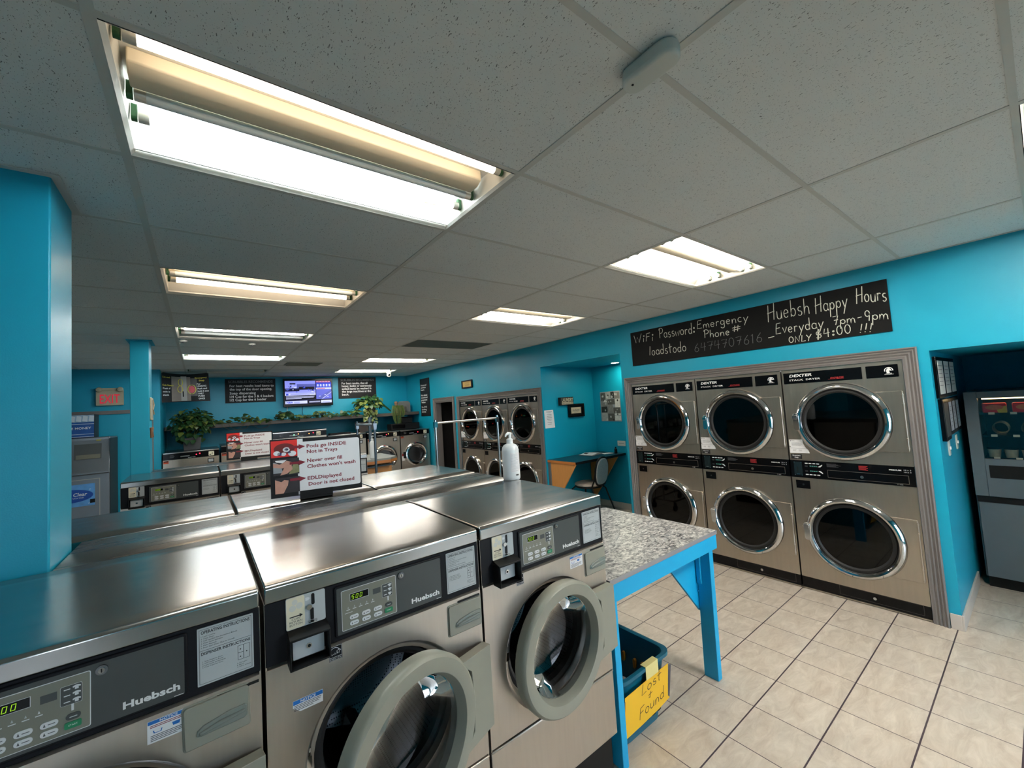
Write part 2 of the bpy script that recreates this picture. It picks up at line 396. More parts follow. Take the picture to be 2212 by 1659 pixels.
struct(obj('floor', MB().box(XL - .2, 7.2, YF - .2, YB + .4, -.1, 0), FLOORM))
mb = MB()
for i in range(-2, 4):
    for j in range(-6, 15):
        if (i, j) in LIGHTS or (i, j) == GRILLE: continue
        x0, x1 = max(i * GX, XL), min((i + 1) * GX, XW); y0, y1 = max(j * GY, YF), min((j + 1) * GY, YB)
        if i == 3: x1 = XW
        if x1 - x0 < .01 or y1 - y0 < .01: continue
        mb.box(x0, x1, y0, y1, H, H + .016, 0)
t = .0125
for i in range(-1, 4):
    mb.box(i * GX - t, i * GX + t, YF, YB, H - .003, H + .001, 1)
for j in range(-5, 15):
    for i in range(-2, 4):
        x0, x1 = max(i * GX + t, XL), min((i + 1) * GX - t, XW)
        if x1 > x0: mb.box(x0, x1, j * GY - t * .8, j * GY + t * .8, H - .003, H + .001, 1)
mb.box(XW - .02, XW, YF, YB, H - .004, H + .001, 1); mb.box(XL, XW, YB - .02, YB, H - .004, H + .001, 1)
struct(obj('ceiling', mb, [CEILT, TEE]))
struct(obj('roof_light_block', MB().box(XL - .2, 7.2, YF - .2, YB + .4, H + .3, H + .4), ROOFM))  # unseen slab, added so sky light cannot leak through the ceiling gaps

struct(obj('unseen_pavement', MB().box(-14, 16, YF - 16, YF - .2, -.12, -.02), P('pavement_grey', (120, 118, 114), .8, var=.1)))  # unseen ground, added to cut the sky light rising to the ceiling
# right wall: solid strips and the two recesses opening from it
def wall_right():
    mb = MB(); T = .12; top = H + .3
    def strip(y0, y1, z0, z1): mb.box(XW, XW + T, y0, y1, z0, z1)
    strip(YF - .2, -2.2, 0, top); strip(-2.2, -.706, 1.988, top); strip(-.706, -.56, 0, top)
    strip(-.56, 1.91, 1.945, top); strip(1.91, 2.035, 0, top); strip(2.035, 3.56, 2.348, top)
    strip(3.56, 3.655, 0, top); strip(3.655, 6.13, 1.945, top); strip(6.13, 6.40, 0, top)
    strip(6.40, 7.2, 1.97, top); strip(7.2, YB + .2, 0, top)
    return mb
struct(obj('wall_right', wall_right(), TEAL))
# desk recess
mb = MB()
mb.box(5.612, 5.73, 1.92, 3.645, 0, 2.46); mb.box(XW + .12, 5.612, 3.56, 3.645, 0, 2.46); mb.box(XW + .12, 5.612, 1.92, 2.035, 0, 2.46)
struct(obj('wall_desk_recess', mb, TEAL))
struct(obj('ceiling_desk_recess', MB().box(XW + .12, 5.612, 2.035, 3.56, 2.348, 2.46), TEAL))
# vending recess
mb = MB()
mb.box(6.35, 6.47, -2.32, -.586, 0, 2.1); mb.box(XW + .12, 6.35, -.706, -.586, 0, 2.1); mb.box(XW + .12, 6.35, -2.32, -2.2, 0, 2.1)
struct(obj('wall_vending_recess', mb, TEAL))
struct(obj('ceiling_vending_recess', MB().box(XW + .12, 6.35, -2.2, -.706, 1.988, 2.1), TEAL))
# dark rooms behind the dryers and the doorway
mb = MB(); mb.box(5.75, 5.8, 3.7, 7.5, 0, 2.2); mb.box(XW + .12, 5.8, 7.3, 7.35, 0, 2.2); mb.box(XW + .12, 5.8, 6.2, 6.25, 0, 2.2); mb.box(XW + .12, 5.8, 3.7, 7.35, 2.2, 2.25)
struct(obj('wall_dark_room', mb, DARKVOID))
mb = MB(); mb.box(XL - .2, XW + .12, YB, YB + .12, 0, H + .3)
struct(obj('wall_back', mb, TEAL))
mb = MB(); mb.box(XL, -.317, YX, YX + .1, 0, H + .02); mb.box(-.417, -.317, YX + .1, YB, 0, H + .02)
struct(obj('wall_exit', mb, TEAL, bevel=.004))
struct(obj('wall_left', MB().box(XL - .12, XL, YF - .2, YB + .12, 0, H + .3), TEAL))
# front wall with shop windows
mb = MB(); wz0, wz1 = .10, 2.1; xs = [(-1.4, -.6), (2.2, 3.9)]
mb.box(XL, XW + .12, YF - .12, YF, 0, wz0); mb.box(XL, XW + .12, YF - .12, YF, wz1, H + .3)
px = XL
for a, b in xs: mb.box(px, a, YF - .12, YF, wz0, wz1); px = b
mb.box(px, XW + .12, YF - .12, YF, wz0, wz1)
struct(obj('wall_front', mb, TEAL))
for k, (a, b) in enumerate(xs):
    f = MB()
    for q in ((a, a + .05, wz0, wz1), (b - .05, b, wz0, wz1), (a, b, wz0, wz0 + .05), (a, b, wz1 - .05, wz1)): f.box(q[0], q[1], YF - .1, YF - .03, q[2], q[3])
    wf = struct(obj('window_%d' % (k + 1), f, WHITEMETAL))
    obj('pane', MB().box(a + .05, b - .05, YF - .07, YF - .062, wz0 + .05, wz1 - .05), PANE, wf)

# pillars
struct(obj('pillar', MB().box(-.545, -.23, .895, 1.20, 0, H + .01), TEAL, bevel=.006))
struct(obj('pillar', MB().box(-.385, -.235, 4.50, 4.78, 0, H + .01), TEAL, bevel=.004))
struct(obj('trim_1', MB().box(-.41, -.205, 4.46, 4.82, H - .012, H - .003), TEAL))
struct(obj('trim_2', MB().box(-.565, -.205, .87, 1.225, H - .006, H - .003), TEE))

# fluted grey casings around the dryer bays and doorway
def casing(name, y0, y1, zt, wd, legs=True):
    """profile across the board is stepped and fluted"""
    prof = [(0, 0), (0, .020), (.10, .026), (.22, .017), (.30, .022), (.45, .012), (.55, .019), (.70, .010), (.80, .015), (.93, .012), (1, .012), (1, 0)]
    mb = MB(); n = len(prof)
    path = [(y1, 0), (y1, zt), (y0, zt), (y0, 0)]        # outer edge, mitred
    rows = []
    for (y, z), (iy, iz) in zip(path, ((-1, 0), (-1, -1), (1, -1), (1, 0))):
        rows.append([(XW - h, y + iy * a * wd, z + iz * a * wd) for a, h in prof])
    vs = [p for r in rows for p in r]
    fs = [(a * n + i, a * n + i + 1, (a + 1) * n + i + 1, (a + 1) * n + i) for a in range(3) for i in range(n - 1)]
    fs += [tuple(range(n)), tuple(range(3 * n, 4 * n))]
    mb.add(vs, fs)
    return struct(obj(name, mb, GREYTRIM, angle=20))
casing('trim_3', -.645, 1.988, 2.028, .085)
casing('trim_4', 3.575, 6.21, 2.03, .085)
casing('trim_5', 6.32, 7.28, 2.045, .085)
mb = MB(); mb.box(XW - .002, XW + .13, 7.17, 7.2, 0, 1.97); mb.box(XW - .002, XW + .13, 6.40, 6.43, 0, 1.97); mb.box(XW - .002, XW + .13, 6.43, 7.17, 1.94, 1.97)
struct(obj('trim_7', mb, GREYTRIM))
# grey door casing on the exit wall
mb = MB(); mb.box(XL, -.40, YX - .02, YX, 2.025, 2.08); mb.box(-.455, -.40, YX - .02, YX, 0, 2.025)
struct(obj('trim_6', mb, GREYTRIM, bevel=.003))
# tiled bases
def base(name, boxes):
    mb = MB()
    for b in boxes: mb.box(*b)
    return struct(obj(name, mb, TILEBASE, bevel=.002))
base('baseboard_right', [(XW - .012, XW, -.706, -.648, 0, .105), (XW - .012, XW, 6.215, 6.315, 0, .1), (XW - .012, XW, -3.6, -2.2, 0, .105)])
base('baseboard_vending', [(XW - .012, 5.5, -.718, -.706, 0, .105), (6.338, 6.35, -2.2, -.718, 0, .105)])
base('baseboard_recess', [(5.60, 5.612, 2.335, 2.62, 0, .1), (5.60, 5.612, 2.625, 2.93, 0, .1), (5.60, 5.612, 2.935, 3.56, 0, .1), (5.60, 5.612, 2.035, 2.33, 0, .1), (XW + .01, 5.6, 3.548, 3.56, 0, .1)])

# ================================================================== CEILING FIXTURES
WARM, COOL, MID = (1.0, .89, .74), (.82, .94, 1.0), (1.0, .95, .87)
TUBEM = {}
for nm, c, kp in (('warm', WARM, 1), ('cool', COOL, 1), ('mid', MID, 1), ('dimwarm', (1.0, .86, .70), .17), ('softwarm', (1.0, .80, .60), .26), ('strong', MID, 3.0), ('half', MID, .42)):
    m = bpy.data.materials.new('tube_' + nm); m.use_nodes = True; b = m.node_tree.nodes['Principled BSDF']
    b.inputs['Base Color'].default_value = (.9, .9, .9, 1); b.inputs['Emission Color'].default_value = (*c, 1); b.inputs['Emission Strength'].default_value = TUBE_POWER * kp
    TUBEM[nm] = m
TUBEM['off'] = P('tube_unlit', (196, 204, 204), .25, var=.02)
CAPM = P('tube_cap', (190, 186, 176), .35, .6)

def light_fixture(i, j, tubes, label):
    L, W, D = GX - 2 * t, GY - 2 * t, .085
    r = thing('ceiling_light', label, 'ceiling light', (i * GX + GX / 2, j * GY + GY / 2, H - .004), 0, 'recessed fluorescent ceiling lights')
    x0, x1, y0, y1 = -L / 2, L / 2, -W / 2, W / 2
    h = MB(); g = .012
    # open trough: sloped long sides, upright ends, flat top
    h.add([(x0, y0, 0), (x1, y0, 0), (x1, y1, 0), (x0, y1, 0), (x0 + g, y0 + g, .008), (x1 - g, y0 + g, .008), (x1 - g, y1 - g, .008), (x0 + g, y1 - g, .008),
           (x0 + .016, y0 + .03, D), (x1 - .016, y0 + .03, D), (x1 - .016, y1 - .075, D), (x0 + .016, y1 - .075, D)],
          [(0, 1, 5, 4), (1, 2, 6, 5), (2, 3, 7, 6), (3, 0, 4, 7), (4, 5, 9, 8), (5, 6, 10, 9), (6, 7, 11, 10), (7, 4, 8, 11), (8, 9, 10, 11)])
    h.box(x0 + g, x1 - g, y1 - .04, y1 - .034, .006, .014)
    obj('housing', h, WHITEMETAL, r)
    # ballast channel between the lamps
    c = MB(); yc = -.075
    c.prism([(yc - .05, D), (yc - .05, .045), (yc - .02, .028), (yc + .035, .028), (yc + .055, .05), (yc + .055, D)], lambda a, b, d: (d, a, b), x0 + .03, x1 - .05)
    obj('ballast_cover', c, CREAM, r, bevel=.004)
    for k, (yv, kind) in enumerate(tubes):
        tb = MB(); z = .035; ya = y0 + yv
        tb.cyl((x0 + .062, ya, z), (x1 - .062, ya, z), .0165 if kind != 'off' else .0185, 14)
        o = obj('lamp_tube', tb, TUBEM[kind], r)
        for xa, xb in ((x0 + .035, x0 + .0615), (x1 - .0615, x1 - .035)): obj('tube_cap', MB().cyl((xa, ya, z), (xb, ya, z), .0175, 14), CAPM, o)
        for xx in (x0 + .018, x1 - .034):
            hd = MB(); hd.rrect(lambda a, b, d: (d, a, b), ya - .012, ya + .012, .018, D - .015, .010, xx, xx + .014)
            obj('lamp_holder', hd, GREEN, r)
    if (i, j) in ((0, 0), (2, 3)):
        obj('rating_label', MB().add([(x1 - .16, y1 - .12, .074), (x1 - .10, y1 - .12, .074), (x1 - .10, y1 - .094, .061), (x1 - .16, y1 - .094, .061)], [(0, 1, 2, 3)]), SEPIA, r)
    return r
LT = {(0, 0): ([(.062, 'dimwarm'), (.292, 'off'), (.40, 'cool')], 'large fluorescent ceiling light above the front washers, one of its tubes unlit'),
      (0, 3): ([(.06, 'softwarm'), (.19, 'off'), (.34, 'softwarm')], 'warm fluorescent ceiling light second in the row over the washers'),
      (0, 6): ([(.06, 'mid'), (.20, 'mid'), (.42, 'off')], 'fluorescent ceiling light with two small round discs just beyond it'),
      (0, 9): ([(.08, 'cool'), (.30, 'cool')], 'bluish white fluorescent ceiling light fourth in the row over the washers'),
      (0, 12): ([(.42, 'off'), (.12, 'off')], 'unlit fluorescent ceiling light above the hanging coin instruction banner'),
      (2, 0): ([(.10, 'half'), (.16, 'half'), (.345, 'half'), (.42, 'half')], 'bright fluorescent ceiling light in front of the long chalkboard'),
      (2, 3): ([(.05, 'half'), (.32, 'half'), (.40, 'half')], 'fluorescent ceiling light above the desk recess'),
      (2, 9): ([(.10, 'mid'), (.34, 'mid')], 'fluorescent ceiling light near the small gold framed notice'),
      (2, 12): ([(.12, 'mid'), (.36, 'mid')], 'fluorescent ceiling light beside the round security camera'),
      (2, -3): ([(.10, 'strong'), (.40, 'strong')], 'fluorescent ceiling light just entering at the picture edge, by the vending recess')}
for (i, j), (tb, lb) in LT.items(): light_fixture(i, j, tb, lb)

# return grille, supply vent, sensor, discs, camera
r = thing('return_grille', 'flat grey return air grille set in the ceiling grid', 'vent', (2.5 * GX, 6.5 * GY, H))
mb = MB(); mb.box(-GX / 2, GX / 2, -GY / 2, GY / 2, .03, .035)
obj('backing', mb, DARKTILE, r)
mb = MB()
for k in range(24): y = -GY / 2 + .03 + k * .0235; mb.box(-GX / 2 + .02, GX / 2 - .02, y, y + .004, 0, .03)
obj('louvre', mb, DARKTILE, r)
mb = MB()
for q in ((-.61, .61, -.305, -.28), (-.61, .61, .28, .305), (-.61, -.585, -.28, .28), (.585, .61, -.28, .28)): mb.box(*q, -.002, .004)
obj('frame', mb, DARKTILE, r)
r = thing('supply_vent', 'dark slotted supply air vent in the ceiling before the television', 'vent', (1.60, 6.42, H))
mb = MB()
for q in ((-.27, .27, -.19, -.16), (-.27, .27, .16, .19), (-.27, -.24, -.16, .16), (.24, .27, -.16, .16)): mb.box(*q, -.008, -.003)
obj('frame', mb, DARKTILE, r)
obj('backing', MB().box(-.24, .24, -.16, .16, -.006, -.004), BLACK, r)
mb = MB()
for k in range(6):
    y = -.14 + k * .054; mb.add([(-.24, y, -.007), (.24, y, -.007), (.24, y + .03, -.02), (-.24, y + .03, -.02)], [(0, 1, 2, 3)])
obj('vane', mb, DARKTILE, r)
r = thing('ceiling_sensor', 'white oblong sensor box clipped where two ceiling tees cross', 'sensor', (1.1815, -.622, H - .003))
mb = MB(); mb.rrect(lambda a, b, d: (b, a, d), -.083, .083, -.037, .037, .036, -.044, 0)
obj('housing', mb, OFFWHITE, r, bevel=.012, seg=4)
obj('pinhole', MB().cyl((-.012, .05, -.0455), (-.012, .05, -.043), .0035, 10), BLACK, r)
for k, (x, y, lb) in enumerate(((.051, 4.37, 'small white disc on the ceiling near the second teal pillar'), (.688, 4.42, 'small white disc on the ceiling, the one further along from the pillar'))):
    r = thing('ceiling_disc', lb, 'sprinkler cover', (x, y, H - .001), 0, 'small white ceiling discs')
    mb = MB().lathe([(0, -.028), (.034, -.026), (.038, -.016), (.03, 0)], lambda a, b, d: (a, b, d), 24); obj('cover', mb, OFFWHITE, r)
    obj('hub', MB().cyl((0, 0, -.034), (0, 0, -.027), .012, 12), INKGREY, r)
r = thing('security_camera', 'white dome security camera under the ceiling by the last light', 'camera', (3.60, 7.75, H))
obj('mount', MB().lathe([(.06, -.002), (.06, -.025), (.045, -.035), (0, -.036)], lambda a, b, d: (a, b, d), 24), OFFWHITE, r)
obj('ball', MB().lathe([(.052 * sin(pi * k / 10), -.07 - .052 * cos(pi * k / 10)) for k in range(11)], lambda a, b, d: (a, b, d), 24), OFFWHITE, r)
obj('lens', MB().lathe([(0, -.054), (.026, -.052), (.028, -.045)], lambda a, b, d: (a * .9 + b * .3 - .012, d, b * .9 - .075), 20), GLOSSBLACK, r)
r = thing('recessed_downlight', 'small round downlight set into the teal soffit over the desk', 'ceiling light', (5.37, 2.853, 2.348))
obj('trim_ring', MB().lathe([(.055, -.001), (.058, -.008), (.072, -.006), (.075, 0)], lambda a, b, d: (a, b, d), 28), OFFWHITE, r)
obj('bulb', MB().disc(lambda a, b, d: (a, b, d), .055, -.003, 28), DOWNL, r)

# ================================================================== ISLAND WASHERS
WW = .706; PITCH = .7165; DEP = .705
def label_lines(mb, fn, u, v, wds, h, gap, d, m):
    for k, wd in enumerate(wds): mb.quad(fn, u, u + wd, v - k * gap - h, v - k * gap, d, m)

def make_washer(label):
    t_ = thing('washing_machine', label, 'washing machine', group='island front-load washers')
    A = []
    def part(name, mb, mats, par=None, **k):
        mb.move(-WW / 2, -DEP / 2, 0)
        if 'loc' in k: k['loc'] = (k['loc'][0] - WW / 2, k['loc'][1] - DEP / 2, k['loc'][2])
        o = obj(name, mb, mats, par or t_, **k); return o
    cx, cz, R = .35, .76, .262
    part('plinth', MB().box(.004, WW - .004, .035, DEP - .02, 0, .197), BLACK, bevel=.004)
    c = MB()                                                    # side and rear shell
    c.box(0, .004, .002, DEP - .03, .2, 1.268); c.box(WW - .004, WW, .002, DEP - .03, .2, 1.268)
    c.box(.004, WW - .004, DEP - .034, DEP - .03, .2, 1.268); c.box(.004, WW - .004, .004, DEP - .034, .198, .203)
    c.box(.004, WW - .004, .035, DEP - .034, 1.09, 1.10)
    part('cabinet', c, STEEL)
    k = MB(); k.box(0, WW, 0, .012, .2, .482); k.box(.0, WW, -.0035, .01, .482, .489)
    part('kick_panel', k, STEEL, bevel=.003)
    f = MB(); f.plate_hole(0, WW, .495, 1.088, cx, cz, R, FR, 0.)
    f.lathe([(R, 0), (R - .006, .004), (R - .012, .022), (R - .02, .028), (R - .03, .03), (R - .036, .055)], lambda a, b, d: (cx + a, d, cz + b), 48)
    f.box(0, .003, .0005, .02, .495, 1.088); f.box(WW - .003, WW, .0005, .02, .495, 1.088)
    f.add([(0, 0, 1.088), (WW, 0, 1.088), (WW, .012, 1.094), (0, .012, 1.094)], [(0, 1, 2, 3)])
    f.add([(0, 0, .495), (WW, 0, .495), (WW, .02, .4925), (0, .02, .4925)], [(0, 1, 2, 3)])
    part('front_panel', f, STEEL, angle=50)
    g = MB().lathe([(R - .036, .055), (R - .05, .052), (R - .062, .06), (R - .066, .085), (R - .04, .1)], lambda a, b, d: (cx + a, d, cz + b), 48)
    part('door_gasket', g, RUBBER)
    d = MB().lathe([(.24, .1), (.25, .12), (.25, .50), (.20, .53), (0, .535)], lambda a, b, d: (cx + a, d, cz + b), 48)
    dr = part('drum', d, DRUMHOLES)
    for q in range(3):
        a0 = 2 * pi * q / 3 + .5
        b = MB(); prof = [(-.035, .249), (-.02, .20), (0, .19), (.02, .20), (.035, .249)]
        b.prism([(cx + r_ * cos(a0) - s_ * sin(a0), cz + r_ * sin(a0) + s_ * cos(a0)) for s_, r_ in prof], FR, .13, .49)
        part('drum_paddle', b, DARKSTEEL, dr)
    l = MB(); l.box(cx - R + .008, cx - R + .022, .006, .024, .775, .806); l.cyl((cx - R + .018, .012, .815), (cx - R + .018, .012, .826), .004, 8)
    part('door_latch', l, CHROME)
    # open door, swinging on the right
    hx, hy, hz = .69, -.012, cz
    F = lambda a, b, d: (hx - .34 + a, hy + d, hz + b)
    q = MB().lathe([(.258, .012), (.2605, -.022), (.2555, -.034), (.2485, -.040), (.2085, -.040), (.2065, -.039), (.196, -.012), (.190, .02), (.23, .02)], F, 72, closed_prof=True)
    q.prism([(-.15, -.150), (.013, -.142), (.013, .142), (-.15, .150), (-.092, .10), (-.085, 0), (-.092, -.10)], lambda a, b, d: (hx + a, hy + d, hz + b), -.033, .004)
    dd = part('door', q, GREYPL, loc=(hx, hy, hz), bevel=.0015)
    gl = MB().lathe([(.193, -.005), (.19, .0), (.178, .05), (.15, .105), (.10, .125), (0, .13)], F, 48)
    go = part('door_glass', gl, DOORGLASS); go.parent = dd
    go.data.transform(Matrix.Translation((-(hx - WW / 2), -(hy - DEP / 2), -hz)))
    # fascia
    p = MB(); p.box(0, WW, .001, .03, 1.096, 1.268); p.rrect(FR, .183, .549, 1.108, 1.26, .008, -.004, .002)
    fa = part('control_fascia', p, NAVY, bevel=.003)
    p = MB(); p.rrect(FR, .190, .542, 1.115, 1.253, .003, -.0055, 0.)
    p.text(FR, 'Huebsch', .4295, 1.1305, .0155, -.006, 1, w=.104, bold=.035)
    p.quad(FR, .522, .54, 1.1165, 1.118, -.006, 1)
    part('display_panel', p, [PANELGREY, WHITEINK], fa)
    p = MB(); e = -.0062
    p.rrect(FR, .203, .377, 1.1225, 1.2425, .004, e, -.005, 1); p.rrect(FR, .2045, .3755, 1.124, 1.241, .003, e - .0003, -.005, 0)
    p.quad(FR, .2285, .2865, 1.2055, 1.2275, e - .0006, 1); p.quad(FR, .2295, .2855, 1.2065, 1.2265, e - .0008, 2)
    p.quad(FR, .300, .325, 1.203, 1.220, e - .0006, 3)
    p.rrect(FR, .3295, .3635, 1.183, 1.2245, .003, e - .0006, e, 1); p.rrect(FR, .330, .363, 1.1835, 1.224, .003, e - .0008, e, 4)
    for k_, zz in enumerate((1.2165, 1.2035, 1.190)):
        p.poly(FR, [(.352, zz - .004), (.358, zz - .004), (.358, zz + .001), (.361, zz), (.3615, zz + .003), (.357, zz + .005), (.353, zz + .005), (.3485, zz + .003), (.349, zz), (.352, zz + .001)], e - .0011, 1)
        p.quad(FR, .335, .345, zz - .001, zz + .001, e - .0011, 1)
    p.quad(FR, .3465, .3505, 1.169, 1.183, e - .0006, 1)
    for k_ in range(5):
        p.quad(FR, .217 + k_ * .019, .228 + k_ * .019, 1.1805, 1.1825, e - .0006, 1); p.poly(FR, [(.2205 + k_ * .019, 1.1855), (.2245 + k_ * .019, 1.1855), (.2225 + k_ * .019, 1.1915)], e - .0006, 5 if k_ < 4 else 1)
    p.quad(FR, .212, .235, 1.172, 1.1735, e - .0006, 1)
    part('keypad', p, [KEYPAD, KEYWHITE, GLOSSBLACK, PANELGREY, PANELGREY, STICKER], fa)
    p = MB(); dg = e - .0012
    def seg7(u, v, s_, on):
        h_, w_, th = .0128, .0072, .0012
        S = {'a': (0, w_, h_ - th, h_), 'b': (w_ - th, w_, h_ / 2, h_), 'c': (w_ - th, w_, 0, h_ / 2), 'd': (0, w_, 0, th), 'e': (0, th, 0, h_ / 2), 'f': (0, th, h_ / 2, h_), 'g': (0, w_, h_ / 2 - th / 2, h_ / 2 + th / 2)}
        for ch in on: a0, a1, b0, b1 = S[ch]; p.add([FR(u + a + .15 * b, v + b, dg) for a, b in ((a0, b0), (a1, b0), (a1, b1), (a0, b1))], [(0, 1, 2, 3)])
    seg7(.233, 1.210, 0, 'afgcd'); seg7(.2455, 1.210, 0, 'abcdef'); seg7(.258, 1.210, 0, 'abcdef')
    part('price_digits', p, LCDGREEN, fa)
    for r_, zz in enumerate((1.157, 1.139)):
        for c_, uu in enumerate((.2395, .2765, .3135)):
            p = MB(); p.rrect(FR, uu - .0135, uu + .0135, zz - .0062, zz + .0062, .006, e - .0022, e, 0)
            p.quad(FR, uu - .002, uu + .009, zz - .0008, zz + .0008, e - .0024, 1); p.poly(FR, [(uu - .009, zz - .003), (uu - .005, zz - .003), (uu - .007, zz + .004)], e - .0024, 1)
            part('wash_key', p, [KEYWHITE, INKGREY], fa)
    p = MB(); p.rrect(FR, .338, .3615, 1.1505, 1.1635, .0063, e - .0022, e, 0); p.quad(FR, .344, .356, 1.1555, 1.1575, e - .0024, 1)
    part('select_key', p, [PANELGREY, STICKER], fa)
    p = MB(); p.rrect(FR, .336, .3625, 1.1325, 1.1465, .003, e - .0022, e, 0); p.text(FR, 'START', .3495, 1.138, .0035, e - .0024, 1, align='c')
    part('start_key', p, [KEYGREEN, WHITEINK], fa)
    p = MB(); p.cyl((.395, -.005, 1.236), (.395, -.010, 1.236), .0105, 18, 0); p.cyl((.395, -.010, 1.236), (.395, -.012, 1.236), .006, 14, 1); p.box(.394, .396, -.0125, -.012, 1.232, 1.240, 2)
    part('panel_lock', p, [DARKSTEEL, CHROME, BLACK], fa)
    # coin drop
    p = MB(); p.rrect(FR, .053, .158, 1.178, 1.267, .005, -.003, .002, 0)
    p.rrect(FR, .054, .102, 1.179, 1.266, .005, -.0035, .002, 1)
    p.poly(FR, [(.062, 1.214), (.088, 1.214), (.088, 1.218), (.097, 1.2125), (.088, 1.207), (.088, 1.211), (.062, 1.211)], -.0038, 2)
    for k_, s_ in enumerate(('COIN', 'RETURN', 'BUTTON')): p.text(FR, s_, .078, 1.203 - k_ * .0078, .0055, -.0038, 2, align='c', w=(.022, .033, .033)[k_])
    for a_, b_, r_ in ((.076, 1.252, .0075), (.07, 1.236, .009), (.088, 1.24, .009)): p.disc(lambda a, b, d: (a_ + a, d, b_ + b), r_, -.0037, 16, 3)
    p.poly(FR, [(.104, 1.247), (.112, 1.247), (.117, 1.2515), (.112, 1.256), (.104, 1.256)], -.0038, 4)
    cs = part('coin_drop', p, [STICKER, CREAMPL, INK, OFFWHITE, KEYWHITE])
    p = MB(); p.rrect(FR, .120, .129, 1.231, 1.263, .0045, -.0045, -.003, 0)
    p.rrect(FR, .1165, .1255, 1.190, 1.222, .002, -.006, -.003, 0)
    part('coin_slot', p, BLACK, cs)
    p = MB(); p.cyl((.113, -.003, 1.228), (.113, -.010, 1.228), .0075, 16); p.cyl((.121, -.008, 1.1885), (.121, -.008, 1.1865), .013, 18)
    part('return_button', p, CHROME, cs)
    p = MB(); z0, z1, y0, y1, x0, x1 = 1.083, 1.178, -.046, .01, .054, .161; th = .005
    p.add([(x0, .004, z1), (x1, .004, z1), (x1, y0, z1 - .012), (x0, y0, z1 - .012), (x0, .004, z1 - .006), (x1, .004, z1 - .006), (x1, y0, z1 - .018), (x0, y0, z1 - .018)],
          [(0, 1, 2, 3), (4, 7, 6, 5), (0, 3, 7, 4), (1, 5, 6, 2), (2, 6, 7, 3)])
    p.box(x0, x1, y0, .004, z0, z0 + th); p.box(x0, x0 + th, y0, .004, z0, z1 - .012); p.box(x1 - th, x1, y0, .004, z0, z1 - .012)
    cb = part('coin_box', p, BLACK, bevel=.0015)
    p = MB(); p.rrect(FR, .066, .149, 1.098, 1.156, .003, -.016, .002, 0); p.cyl((.108, -.016, 1.126), (.108, -.020, 1.126), .007, 16, 1); p.cyl((.108, -.020, 1.126), (.108, -.0205, 1.126), .0045, 12, 2)
    part('vault_plate', p, [STICKER, CHROME, BLACK], cb)
    # dispenser
    p = MB(); p.rrect(FR, .566, .703, .968, 1.070, .008, -.008, .002); p.rrect(FR, .562, .706, .964, 1.074, .008, -.002, .002)
    ds = part('soap_dispenser', p, GREYPL, bevel=.002)
    p = MB()
    hp = [(.590 + .05 * 0, .9955), (.60, .9925), (.69, .9925), (.698, .997), (.699, 1.022), (.694, 1.0265), (.655, 1.0255), (.605, 1.016), (.592, 1.008)]
    p.prism(hp, FR, -.012, -.007)
    p.tube([(.596, -.012, 1.0), (.64, -.0135, 1.008), (.693, -.012, 1.012)], [.004, .006, .004], 10)
    part('dispenser_grip', p, GREYPL2, ds, bevel=.002)
    p = MB(); p.box(.607, .70, -.003, .001, 1.072, 1.078); part('dispenser_slot', p, BLACK)
    # printed labels
    p = MB(); s = -.0012
    p.rrect(FR, .568, .690, 1.115, 1.2575, .002, s, .002, 0); s -= .0003
    p.outline(FR, .572, .686, 1.119, 1.2535, .0008, s, 1); p.quad(FR, .572, .686, 1.2005, 1.2013, s, 1)
    p.text(FR, 'OPERATING INSTRUCTIONS', .576, 1.242, .0078, s, 1, w=.106, bold=.02)
    for k_, x_ in enumerate(('1. Load Laundry.', '2. Close Door.', '3. Add Supplies (See Instructions Below).', '4. Make Cycle Selection.', '5. Make Payment.', '6. Press Start (Door Must be Closed).')):
        p.text(FR, x_, .576, 1.2345 - k_ * .0056, .0033, s, 1)
    p.text(FR, 'DISPENSER INSTRUCTIONS', .576, 1.1895, .0072, s, 1, w=.107, bold=.02)
    for k_, x_ in enumerate(('1. Open Dispenser Door.', '2. Add Supplies to Proper', '    Compartment (as Indicated).', '3. Close Dispenser Door.')): p.text(FR, x_, .578, 1.172 - k_ * .0048, .003, s, 1)
    p.outline(FR, .654, .681, 1.147, 1.184, .0008, s, 1); p.quad(FR, .6665, .6675, 1.147, 1.184, s, 1); p.quad(FR, .654, .667, 1.165, 1.166, s, 1)
    for a_, b_ in ((.660, 1.174), (.660, 1.155), (.674, 1.164)): p.disc(lambda a, b, d: (a_ + a, d, b_ + b), .0016, s, 8, 1)
    for k_, x_ in enumerate(('A. Detergent', 'B. Bleach', 'C. Fabric Softener')): p.text(FR, x_, .652, 1.138 - k_ * .0048, .003, s, 1)
    part('instruction_label', p, [STICKER, INK])
    p = MB(); s = -.0009
    p.quad(FR, .164, .202, 1.046, 1.088, s, 0); s -= .0003; p.outline(FR, .165, .201, 1.047, 1.087, .0009, s, 1); p.quad(FR, .165, .201, 1.0555, 1.0565, s, 1)
    p.text(FR, 'ENERGY STAR', .183, 1.0495, .004, s, 1, align='c', w=.031)
    p.ribbon(FR, [(.168 + .03 * q / 10, 1.069 + .014 * sin(pi * (q / 10 * .75 + .2))) for q in range(11)], .0012, s, 1)
    p.ribbon(FR, [(.168, 1.061), (.171, 1.066), (.173, 1.062), (.176, 1.066), (.178, 1.0625), (.181, 1.068), (.1825, 1.0625), (.186, 1.067), (.189, 1.064)], .0011, s, 1)
    st = [(.191 + (.0065 if q % 2 == 0 else .003) * sin(2 * pi * q / 10), 1.0695 + (.0065 if q % 2 == 0 else .003) * cos(2 * pi * q / 10)) for q in range(11)]
    p.ribbon(FR, st, .0011, s, 1)
    part('energy_label', p, [NAVY, WHITEINK])
